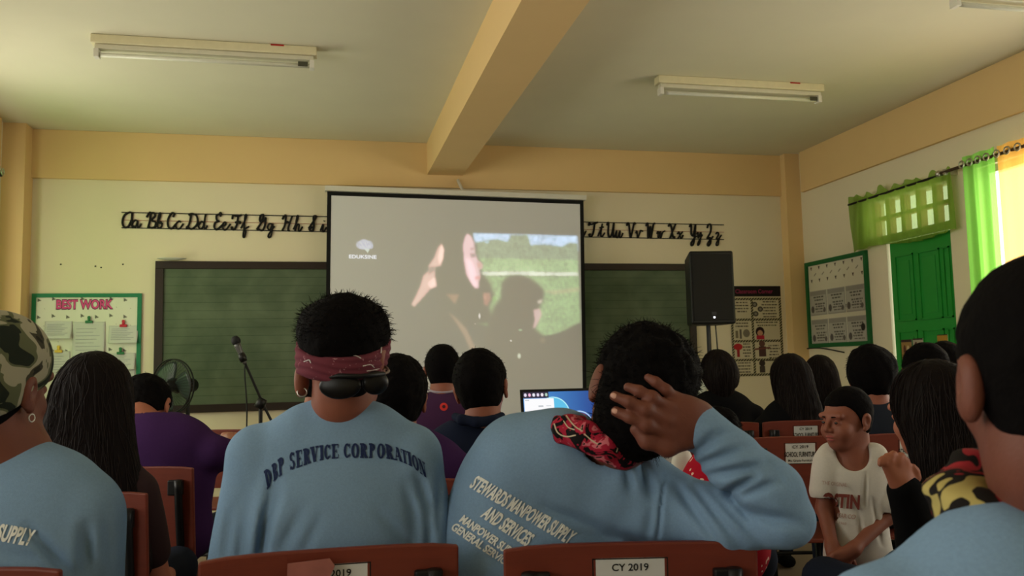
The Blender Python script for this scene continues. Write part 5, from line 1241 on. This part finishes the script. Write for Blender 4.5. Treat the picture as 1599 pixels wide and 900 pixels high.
# red and black neckerchief, knotted at the left
Sc = SDF(); ring = [P_(*q) for q in ((868, 668, 1.60), (888, 672, 1.55), (915, 682, 1.51), (945, 697, 1.50), (972, 711, 1.515), (990, 712, 1.58), (960, 690, 1.68), (905, 664, 1.69), (868, 656, 1.65), (868, 668, 1.60))]
Sc.chain(ring, [.020, .024, .027, .027, .022, .018, .02, .02, .018, .020], .012); Sc.ell(P_(884, 664, 1.55), (.026, .022, .018), None, .01); Sc.cone(P_(880, 668, 1.55), P_(874, 684, 1.55), .014, .008, .01); Sc.cone(P_(890, 664, 1.55), P_(908, 660, 1.56), .014, .012, .01)
Sc.disp(lambda P: .0028 * noise3(P, 120, 8, 2))
M_SC = ramp_mat('red_black_neckerchief', [(.0, (14, 10, 12)), (.50, (160, 30, 54)), (.60, (205, 110, 120)), (.66, (20, 12, 16)), (.70, (176, 160, 132))], 26, .9, 3, 1.2)
so, tmSc = sdf_obj('neckerchief', Sc, .003, M_SC, Bo); bvc = bvh_of(tmSc)
strokes('paisley_print', [([(866, 662), (872, 676), (886, 682), (900, 680)], 2.), ([(884, 650), (890, 658), (900, 668), (910, 674)], 1.8), ([(962, 690), (964, 698), (962, 706)], 1.6), ([(912, 678), (924, 688), (934, 694)], 1.8), ([(880, 658), (888, 668), (898, 672)], 1.6)], bvc, mat('cream_print', (190, 172, 146), .8), so)
legs_mesh(Bo, P_(850, 760, 1.75), Fr((0, 0, 0), 8), .52)
# ------------------------------------------------------------------ C: man in camouflage cap at the left edge
sC = 1.56
HC = at(-10, 604, sC); hC = Fr(HC, 20, 2, 4); nbC = at(8, 716, sC); fC = Fr(nbC, 12); orgC = np.array([nbC[0], nbC[1], 0])
B = SDF(); head_sdf(B, hC, 1.04, neck=nbC); B.cone(hC(0, -.02, -.08), nbC, .056, .060, .04)
T = SDF(); T.cone(at(-40, 765, sC), at(80, 768, sC), .07, .068, .06); slC, srC = at(-110, 800, sC), at(128, 800, sC)
T.cone(at(60, 772, sC), srC, .07, .064, .05); T.cone(at(-40, 772, sC), slC, .07, .064, .05)
T.ell(at(10, 850, sC), (.195, .13, .17), fC.R, .05); T.ell(at(10, 950, sC), (.19, .135, .2), fC.R, .06); T.ell(at(10, 1090, sC), (.185, .14, .15), fC.R, .06)
for p, e in ((slC, at(-145, 1000, sC)), (srC, at(138, 990, sC))):
    w_ = e + fC.R @ np.array([0, .25, 0]); T.chain([p, e, w_], [.066, .056, .036], .02); B.chain([p, e, w_], [.045, .04, .026], .02); hand(B, w_, fC.R[:, 1], [0, 0, -1], fC.R[:, 0] * (1 if p is slC else -1), .95)
B.ell(at(10, 860, sC), (.16, .09, .17), fC.R, .06); B.cone(nbC, at(10, 860, sC), .06, .08, .05)
T.cone(at(-6, 735, sC), at(20, 738, sC), .062, .062, .04)
T.sub(cone(nbC + [0, 0, .005], nbC + [0, .01, .1], .064, .074), .006)
for a, b_, w_, am in (((45, 828), (110, 895), .012, .009), ((135, 822), (140, 895), .012, .009), ((125, 830), (130, 900), .010, .005), ((0, 862), (80, 880), .015, .004), ((165, 800), (172, 880), .012, .003)): T.disp(crease(a, b_, sC, w_, am))
T.disp(lambda P: .0022 * noise3(P, 26, 3, 2))
Co, _ = sdf_obj('person', B, .0045, M_SKIND, None, orgC); Co['_org'] = [float(x) for x in orgC]
tag(Co, 'man in green camouflage cap and light blue shirt at left edge', 'person')
sC_, tmC = sdf_obj('shirt', T, .005, M_BLUE, Co); bvC = bvh_of(tmC)
tline('shirt_lettering', 'STEWARDS MANPOWER SUPPLY', (-195, 812), (48, 852), 26, .22, .035, M_WT, sC_, bvC)
K = SDF(); K.ell(hC(0, -.010, .045), (.092, .112, .095), hC.R); K.ell(hC(0, -.04, -.0), (.086, .080, .085), hC.R, .02)
K.cut(lambda P: (lambda q: np.where(q[:, 1] < -.0, -.012 + .62 * (q[:, 1] + .0), -.012 + .35 * q[:, 1]) - q[:, 2])(hC.loc(P)), .004)
K.disp(lambda P: .0012 * noise3(P, 40, 6, 2))
M_CAMO = ramp_mat('camouflage_fabric', [(.0, (30, 36, 28)), (.43, (88, 92, 66)), (.50, (150, 146, 124)), (.62, (60, 58, 44)), (.68, (34, 34, 28))], 14, .9, 2.0, .9)
sdf_obj('cap', K, .004, M_CAMO, Co)
Hr = SDF(); Hr.ell(hC(0, -.02, .02), (.082, .098, .09), hC.R); Hr.ell(hC(0, -.045, -.04), (.064, .05, .06), hC.R, .03); Hr.cut(lambda P: (lambda q: np.maximum(q[:, 2] - .03, np.maximum((-.085 + 1.1 * np.maximum(q[:, 1] + .05, 0)) - q[:, 2], q[:, 1] - .03)))(hC.loc(P)), .004)
sdf_obj('hair', Hr, .005, M_HAIR, Co)
e = hC(.086, -.004, -.052); MB().tube([e + np.array([.003 * math.cos(a), .006 * math.cos(a), .007 * math.sin(a)]) for a in np.linspace(0, 6.283, 16)[:-1]], .0013, 6, closed=True).build('earring', M_SILVER, Co, True, world=True)
legs_mesh(Co, nbC, fC, .52)
# ------------------------------------------------------------------ D: blurred man close at the right edge
sD = .80
HD = at(1638, 594, sD); hD = Fr(HD, 19, 2, 2); nbD = at(1680, 812, sD); fD = Fr(nbD, 8); orgD = np.array([nbD[0], nbD[1], 0])
B = SDF(); head_sdf(B, hD, .94, neck=nbD + [0, 0, .03]); B.cone(hD(0, -.02, -.08), nbD, .056, .062, .04); B.ell(nbD - [0, 0, .25], (.15, .09, .18), fD.R, .06); B.ell(hD(-.078, -.014, -.010), (.010, .019, .031), hD.R, .006); B.sub(ell(hD(-.090, -.008, -.004), (.010, .010, .019), hD.R), .005)
T = SDF(); q0 = nbD - [0, 0, .05]
slD, srD = fD(-.19, 0, -.10), fD(.19, 0, -.09)
T.cone(fD(-.08, -.01, -.06), fD(.08, -.01, -.06), .072, .072, .06); T.cone(fD(-.08, 0, -.065), slD, .07, .062, .05); T.cone(fD(.08, 0, -.065), srD, .07, .062, .05)
T.ell(fD(0, .01, -.20), (.19, .12, .17), fD.R, .05); T.ell(fD(0, .02, -.40), (.18, .125, .18), fD.R, .06); T.ell(fD(0, .0, -.52), (.175, .13, .12), fD.R, .06)
for sd, p in ((-1, slD), (1, srD)):
    e = fD(sd * .24, .04, -.36); w_ = fD(sd * .14, .26, -.38); T.chain([p, e, w_], [.062, .054, .036], .02); B.chain([p, e, w_], [.045, .038, .026], .02); hand(B, w_, fD(-.2 * sd, 1, 0) - fD(0, 0, 0), [0, 0, -1], -fD.R[:, 0] * sd, .95)
T.disp(lambda P: .002 * noise3(P, 22, 4, 2))
Do, _ = sdf_obj('person', B, .004, M_SKIND, None, orgD); Do['_org'] = [float(x) for x in orgD]
tag(Do, 'blurred man with short hair and patterned scarf at right edge', 'person')
sdf_obj('shirt', T, .007, M_BLUE, Do)
sdf_obj('hair', short_hair(hD, .95, thick=.010, back=-.085, front=.055, rough=.0015, freq=160, seed=12), .004, M_HAIR, Do)
Sd = SDF(); ring = [fD(.088 * math.sin(a), .02 + .085 * math.cos(a), .0 + .03 * math.cos(a)) for a in np.linspace(0, 6.283, 13)]
Sd.chain(ring, [.026] * 13, .015); Sd.disp(lambda P: .004 * noise3(P, 70, 9, 2) + .003 * np.sin(fD.loc(P)[:, 2] * 190))
sdf_obj('scarf', Sd, .004, ramp_mat('yellow_black_scarf', [(.0, (176, 160, 96)), (.47, (24, 20, 18)), (.58, (150, 40, 46)), (.63, (30, 24, 20)), (.68, (196, 180, 120))], 15, .9, 2, .8), Do)
legs_mesh(Do, nbD, fD, .52)
# ------------------------------------------------------------------ the little boy
sY = 2.58
HY = at(1322, 655, sY); hY = Fr(HY, -103, 4, 0); hs = .80
ny = at(1330, 694, sY + .0); by = Fr(ny, -150); orgY = np.array([ny[0], ny[1], 0])
B = SDF(); head_sdf(B, hY, hs, k=.010)
B.ell(hY(.034 * hs, .058 * hs, -.04 * hs), np.array([.024, .026, .024]) * hs, hY.R, .02); B.ell(hY(-.034 * hs, .058 * hs, -.04 * hs), np.array([.024, .026, .024]) * hs, hY.R, .02)
B.cone(hY(0, -.03 * hs, -.07 * hs), by(0, 0, -.02), .036, .040, .02)
Pp = lambda x, y, ds=0: at(x, y, sY + ds)
shl, shr = Pp(1292, 722, -.0), Pp(1379, 734, .0)
B.ell(by(0, 0, -.12), (.085, .062, .11), by.R, .03); B.ell(by(0, .0, -.26), (.08, .06, .12), by.R, .03); B.ell(by(0, 0, -.40), (.085, .065, .08), by.R, .03)
wl_, wr_ = Pp(1300, 856, -.10), Pp(1333, 858, -.135)
eL, eR = Pp(1287, 795, -.02), Pp(1383, 808, -.06)
B.chain([shl, eL, wl_], [.030, .024, .017], .012); B.chain([shr, eR, wr_], [.030, .024, .017], .012)
hand(B, wl_, Pp(1308, 872, -.12) - wl_, Pp(1300, 872, .1) - wl_, [.9, 0, .2], .72, .45, .0070); hand(B, wr_, Pp(1310, 876, -.13) - wr_, Pp(1322, 880, .1) - wr_, [-.9, 0, .2], .72, .45, .0070)
for sd in (-1, 1):
    hp_ = by(sd * .05, 0, -.42); k_ = np.array([hp_[0], hp_[1], .27]) + by.R[:, 0] * sd * .01; a_ = np.array([hp_[0], hp_[1], .06]) + by.R[:, 0] * sd * .012
    B.chain([hp_, k_, a_], [.055, .038, .026], .02); B.ell(a_ + by.R[:, 1] * .035 - [0, 0, .035], (.026, .055, .024), by.R, .02)
B.cut(lambda P: .001 - P[:, 2])
Yo, _ = sdf_obj('person', B, .0022, M_SKIN, None, orgY); Yo['_org'] = [float(x) for x in orgY]
tag(Yo, 'little boy standing in a white printed t-shirt with hands clasped', 'person')
T = SDF(); T.cone(by(-.06, 0, -.035), by(.06, 0, -.035), .04, .04, .03); T.ell(by(0, 0, -.10), (.098, .072, .09), by.R, .03); T.ell(by(0, .004, -.22), (.092, .070, .13), by.R, .04); T.ell(by(0, .004, -.34), (.100, .074, .11), by.R, .04)
T.cone(shl, shl + (eL - shl) * .62 + [-.004, 0, 0], .042, .044, .012); T.cone(shr, shr + (eR - shr) * .74 + [.006, 0, 0], .042, .050, .008)
T.cut(lambda P: (by(0, 0, -.405)[2]) - P[:, 2], .006)
T.cut(lambda P: np.minimum(-1., 1) * np.ones(len(P)))
T.sub(ell(by(.0, .045, -.012), (.050, .060, .062), by.R), .006); T.sub(cone(by(0, 0, -.02), by(0, 0, .1), .046, .05), .006)
T.sub(cone(shl + (eL - shl) * .80, eL, .038, .05), .004); T.sub(cone(shr + (eR - shr) * .86, eR, .028, .034), .004)
for a, b_, w_, am in (((1352, 740), (1350, 790), .008, .005), ((1340, 800), (1350, 850), .010, .004), ((1362, 780), (1376, 850), .008, .004)): T.disp(crease(a, b_, sY, w_, am))
T.disp(lambda P: .0016 * noise3(P, 45, 9, 2))
ys_, tmY = sdf_obj('tshirt', T, .0032, M_WSHIRT, Yo); bvY = bvh_of(tmY)
M_RED = mat('rust_print', (120, 56, 46), .8)
tline('shirt_lettering', 'THE ORIGINAL', (1284, 757), (1323, 760), 6, 0, .01, mat('rust_print_faded', (170, 140, 128), .8), ys_, bvY, off=.0075)
tline('shirt_lettering', 'OSTIN', (1283, 790), (1342, 794), 21, 0, .045, M_RED, ys_, bvY, off=.0075)
tline('shirt_lettering', 'REAL WEAR CO', (1285, 805), (1335, 811), 7, 0, .02, mat('rust_print_faded', (170, 140, 128), .8), ys_, bvY, off=.0075)
tline('shirt_lettering', 'TIME 1960', (1296, 816), (1322, 820), 4, 0, .01, mat('rust_print_faded', (170, 140, 128), .8), ys_, bvY, off=.0075)
sdf_obj('hair', short_hair(hY, hs, thick=.007, back=-.055, front=.056, rough=.0012, freq=220, seed=22), .0028, M_HAIR, Yo)
for sd in (-1, 1):
    c = hY(.031 * sd * hs, .0865 * hs, -.003 * hs); S = SDF(); S.ell(c, np.array([.0085, .0055, .0055]) * hs, hY.R); sdf_obj('eye', S, .0009, mat('dark_eye', (24, 14, 12), .15, spec=.6), Yo)
    S = SDF(); S.cone(hY(.018 * sd * hs, .0925 * hs, .018 * hs), hY(.042 * sd * hs, .083 * hs, .019 * hs), .0022, .0016); sdf_obj('eyebrow', S, .0009, M_HAIR, Yo)
S = SDF(); S.ell(hY(0, .089 * hs, -.054 * hs), np.array([.0215, .0125, .0062]) * hs, hY.R); S.ell(hY(0, .087 * hs, -.0655 * hs), np.array([.019, .0125, .0072]) * hs, hY.R, .002); sdf_obj('lips', S, .0011, mat('lips', (150, 74, 66), .5), Yo)
S = SDF(); S.ell(by(0, 0, -.43), (.10, .075, .07), by.R); 
for sd in (-1, 1): S.cone(by(sd * .05, 0, -.44), np.array([*by(sd * .055, 0, 0)[:2], .33]), .062, .054, .03)
sdf_obj('shorts', S, .006, mat('grey_shorts', (70, 66, 72), .9), Yo)
# ------------------------------------------------------------------ E: girl resting her chin on her hand
E_, hE, fE, _ = seated('girl with long dark hair resting her chin on her hand', (1452, 645), 2.15, -2, (-9, 6, 0), .98, shirt=M_DARK, skin=M_SKINL, hair='long', vox=.0045, nb_off=(.035, -.035, -.165),
    hairpts=[(0, -.04, -.05, .100, .085, .14), (.01, -.06, -.18, .105, .08, .15), (.02, -.07, -.30, .11, .075, .12)], hairkw=dict(faceopen=False), long_sleeve=True, sw=.12,
    arms={-1: ('px', (1440, 850, 1.98), (1413, 768, 1.96)), 1: ((.2, .1, -.33), (.1, .3, -.30))}, legs=True)
# ------------------------------------------------------------------ F: woman with very long hair, second from left
F2, hF, fF, _ = seated('woman with very long dark hair beside the camouflage cap man', (150, 628), 2.46, 10, (0, 2, 0), 1.08, shirt=mat('maroon_dark_cotton', (44, 26, 28), .95), skin=M_SKINL, hair='long', vox=.006,
    hairpts=[(-.0, -.04, -.05, .112, .10, .12), (-.01, -.06, -.17, .150, .105, .15), (.0, -.075, -.30, .172, .10, .17), (.02, -.08, -.44, .178, .09, .13)], hairkw=dict(faceopen=True), sw=.135)
# ------------------------------------------------------------------ G: slumped person in purple
G_, hG, fG, tmG = seated('person in purple shirt slumped forward over a chair, short hair', (228, 640), 3.28, 14, (-8, 52, -6), 1.05, nb_off=(.09, -.13, -.075), shirt=M_PURPLE, skin=M_SKINL, hair='short', hairkw=dict(thick=.014, back=-.06), vox=.006, sw=.235, lean=.0,
    arms={1: ((.255, .14, -.11), (.15, .38, -.06)), -1: ((-.28, .18, -.20), (-.1, .42, -.15))})
# ------------------------------------------------------------------ H, I, J: three heads under the projection screen
H_, hH, fH, _ = seated('short haired person in bright purple shirt right behind the DBP shirt man', (621, 624), 2.6, 12, (0, 0, 0), 1.03, shirt=M_PURPLE, hair='short', hairkw=dict(thick=.018, back=-.15, front=.03, rough=.004), sw=.19, nb_off=(.02, -.03, -.16))
I_, hI, fI, tmI = seated('man in purple polo with a red round emblem below his collar', (691, 579), 4.05, 10, (0, 0, 0), 1.0, shirt=mat('plum_cotton', (58, 26, 60), .95), skin=M_SKIN, hair='short', hairkw=dict(thick=.010, back=-.075, rough=.0015), sw=.19)
J_, hJ, fJ, _ = seated('man in navy collared shirt with short black hair before the laptop', (752, 607), 3.05, 16, (4, 2, -6), 1.10, shirt=M_NAVY, skin=M_SKIN, hair='short', hairkw=dict(thick=.014, back=-.085, rough=.003), sw=.18, nb_off=(-.03, -.03, -.165))
bvI = bvh_of(tmI)
th = np.linspace(0, 6.283, 25)[:-1]
decal('round_emblem', [(0, 0)] + [(math.cos(a), math.sin(a)) for a in th], [(0, i + 1, (i + 1) % 24 + 1) for i in range(24)], lambda u, v: (693 + 6.2 * u, 636 + 6.2 * v), bvI, mat('emblem_red', (196, 50, 44), .8), I_, .003)
decal('emblem_centre', [(0, 0)] + [(math.cos(a), math.sin(a)) for a in th], [(0, i + 1, (i + 1) % 24 + 1) for i in range(24)], lambda u, v: (693 + 2.6 * u, 636 + 2.6 * v), bvI, mat('emblem_dark', (60, 20, 30), .8), I_, .005)
b = MB(); b.tube(spline([at(*q) for q in ((667, 609, 3.99), (680, 612.5, 3.955), (692, 613, 3.95), (704, 612, 3.96), (714, 608, 4.0))], 6), .006, 6); b.build('lanyard', mat('lanyard_white', (150, 140, 150), .8), I_, True, world=True)
# J collar
C_ = SDF(); C_.chain([at(*q) for q in ((711, 651, 2.97), (722, 656, 2.91), (745, 660, 2.89), (770, 657, 2.92), (783, 650, 2.99))], [.014, .017, .018, .017, .014], .01); sdf_obj('collar', C_, .004, M_NAVY, J_)
# K: teal person hidden behind A
seated('person in teal shirt almost hidden behind the DBP shirt man', (496, 600), 4.2, 8, (0, 0, 0), 1., shirt=M_TEAL, hair='short', sw=.19, vox=.008)
# ------------------------------------------------------------------ right hand rows
seated('woman in black top with hair tied back, near the chart', (1120, 583), 4.9, 8, (0, 0, 0), 1.02, shirt=M_DARK, skin=M_SKINL, hair='long', vox=.008, sw=.19,
    hairpts=[(.0, -.05, -.02, .092, .085, .10), (.0, -.085, -.10, .045, .04, .10), (.085, -.01, -.03, .025, .03, .05)], hairkw=dict(faceopen=True))
seated('woman with long black hair looking left, below the chart', (1232, 594), 4.55, 6, (0, 6, 0), 1.05, shirt=M_DARK, skin=M_SKINL, hair='long', vox=.008, sw=.17,
    hairpts=[(.0, -.05, -.06, .105, .095, .14), (.02, -.07, -.20, .11, .085, .15), (.03, -.08, -.32, .11, .08, .10)], arms={-1: ((-.22, .12, -.27), (-.2, .2, -.24))})
seated('woman with long hair under the framed poster board', (1281, 590), 5.3, 20, (10, 2, 0), 1.05, shirt=M_DARK, skin=M_SKINL, hair='long', vox=.008,
    hairpts=[(.0, -.05, -.06, .11, .095, .13), (.03, -.06, -.20, .11, .085, .15)])
seated('dark haired person in dark top right behind the little boy', (1360, 592), 3.75, 10, (10, 0, 0), 1.08, shirt=mat('midnight_cotton', (22, 28, 40), .95), hair='short', hairkw=dict(thick=.024, back=-.13, front=.0, rough=.006, freq=60), vox=.007)
seated('person with dark hair in front of the green door, left one', (1444, 582), 4.15, 0, (0, 4, 0), 1.1, shirt=M_DARK, hair='short', hairkw=dict(thick=.016, back=-.11, front=.02, rough=.003), vox=.008)
seated('person with dark hair in front of the green door, farther right one', (1474, 573), 4.85, 6, (0, 0, 0), 1.1, shirt=M_DARK, hair='short', hairkw=dict(thick=.016, back=-.1, front=.02, rough=.003), vox=.008)
# child in red dotted top seen through the gap under the raised forearm
M_DOT = ramp_mat('red_dotted_cotton', [(.0, (176, 18, 44)), (.70, (232, 196, 180))], 60, .9, 0, 0)
ck, hk, fk, _ = seated('child in red dotted top seen under the raised forearm', (1118, 688), 2.75, -8, (0, 0, 0), .86, shirt=M_DOT, skin=M_SKIND, hair='short', sw=.13, vox=.006, hairkw=dict(thick=.010), nb_off=(0, -.03, -.14), arms={-1: ((-.17, .08, -.22), (-.2, .25, -.10)), 1: ((.17, .05, -.25), (.1, .2, -.2))})
S = SDF(); g = at(1066, 725, 2.9); S.ell(g, (.038, .03, .06)); S.ell(g + [0, 0, .06], (.018, .018, .02), None, .02); S.disp(lambda P: .004 * noise3(P, 60, 2, 2)); o, _ = sdf_obj('cloth_pouch', S, .004, M_WHITE, None, g); tag(o, 'small white pouch on a lap, seen under the raised forearm', 'pouch')
S = SDF(); g = at(1096, 597, 6.95); S.ell(g, (.055, .035, .095)); S.cone(g + [0, 0, .05], g + [-.02, 0, .13], .03, .012, .02); S.cone(g - [0, 0, .03], g + [-.05, 0, -.095], .05, .035, .02); S.disp(lambda P: .005 * noise3(P, 90, 4, 2))
o, _ = sdf_obj('plastic_bag', S, .004, mat('shiny_clear_plastic', (200, 206, 196), .2, .2, 60, spec=.8), None, g); tag(o, 'crumpled shiny clear plastic bag on the loudspeaker stand, beside woman in black', 'bag')
S = MB(); S.tube(spline([atY(1232, 552, D - .02), atY(1250, 546.5, D - .02), (XR - .02, 7.3, 1.27), (XR - .02, 6.9, 1.22)], 6), .006, 6); tag(S.build('wall_cable', M_BLACK), 'thin black cable sagging on the wall under the framed board', 'cable')
# torn tape across the first chair's label
p = at(502, 880, 1.5)
c0 = CHAIR; b = MB(); 
V = [(-.075, -.036, .842), (-.005, -.036, .846), (.004, -.036, .833), (-.012, -.036, .80), (-.02, -.035, .76), (-.078, -.035, .765)]
tp = bpy.data.objects['school_chair']; b.add(V + [(x, y + .002, z) for x, y, z in V], [(0, 5, 4, 3, 2, 1), (6, 7, 8, 9, 10, 11)] + [(i, (i + 1) % 6, 6 + (i + 1) % 6, 6 + i) for i in range(6)])
o = b.build('torn_tape', mat('brown_torn_tape', (150, 92, 84), .35, .25, 30), None); o.parent = c0
tapes = o
for o in bpy.data.objects:
    for k in ('_org', '_n'):
        if k in o.keys(): del o[k]
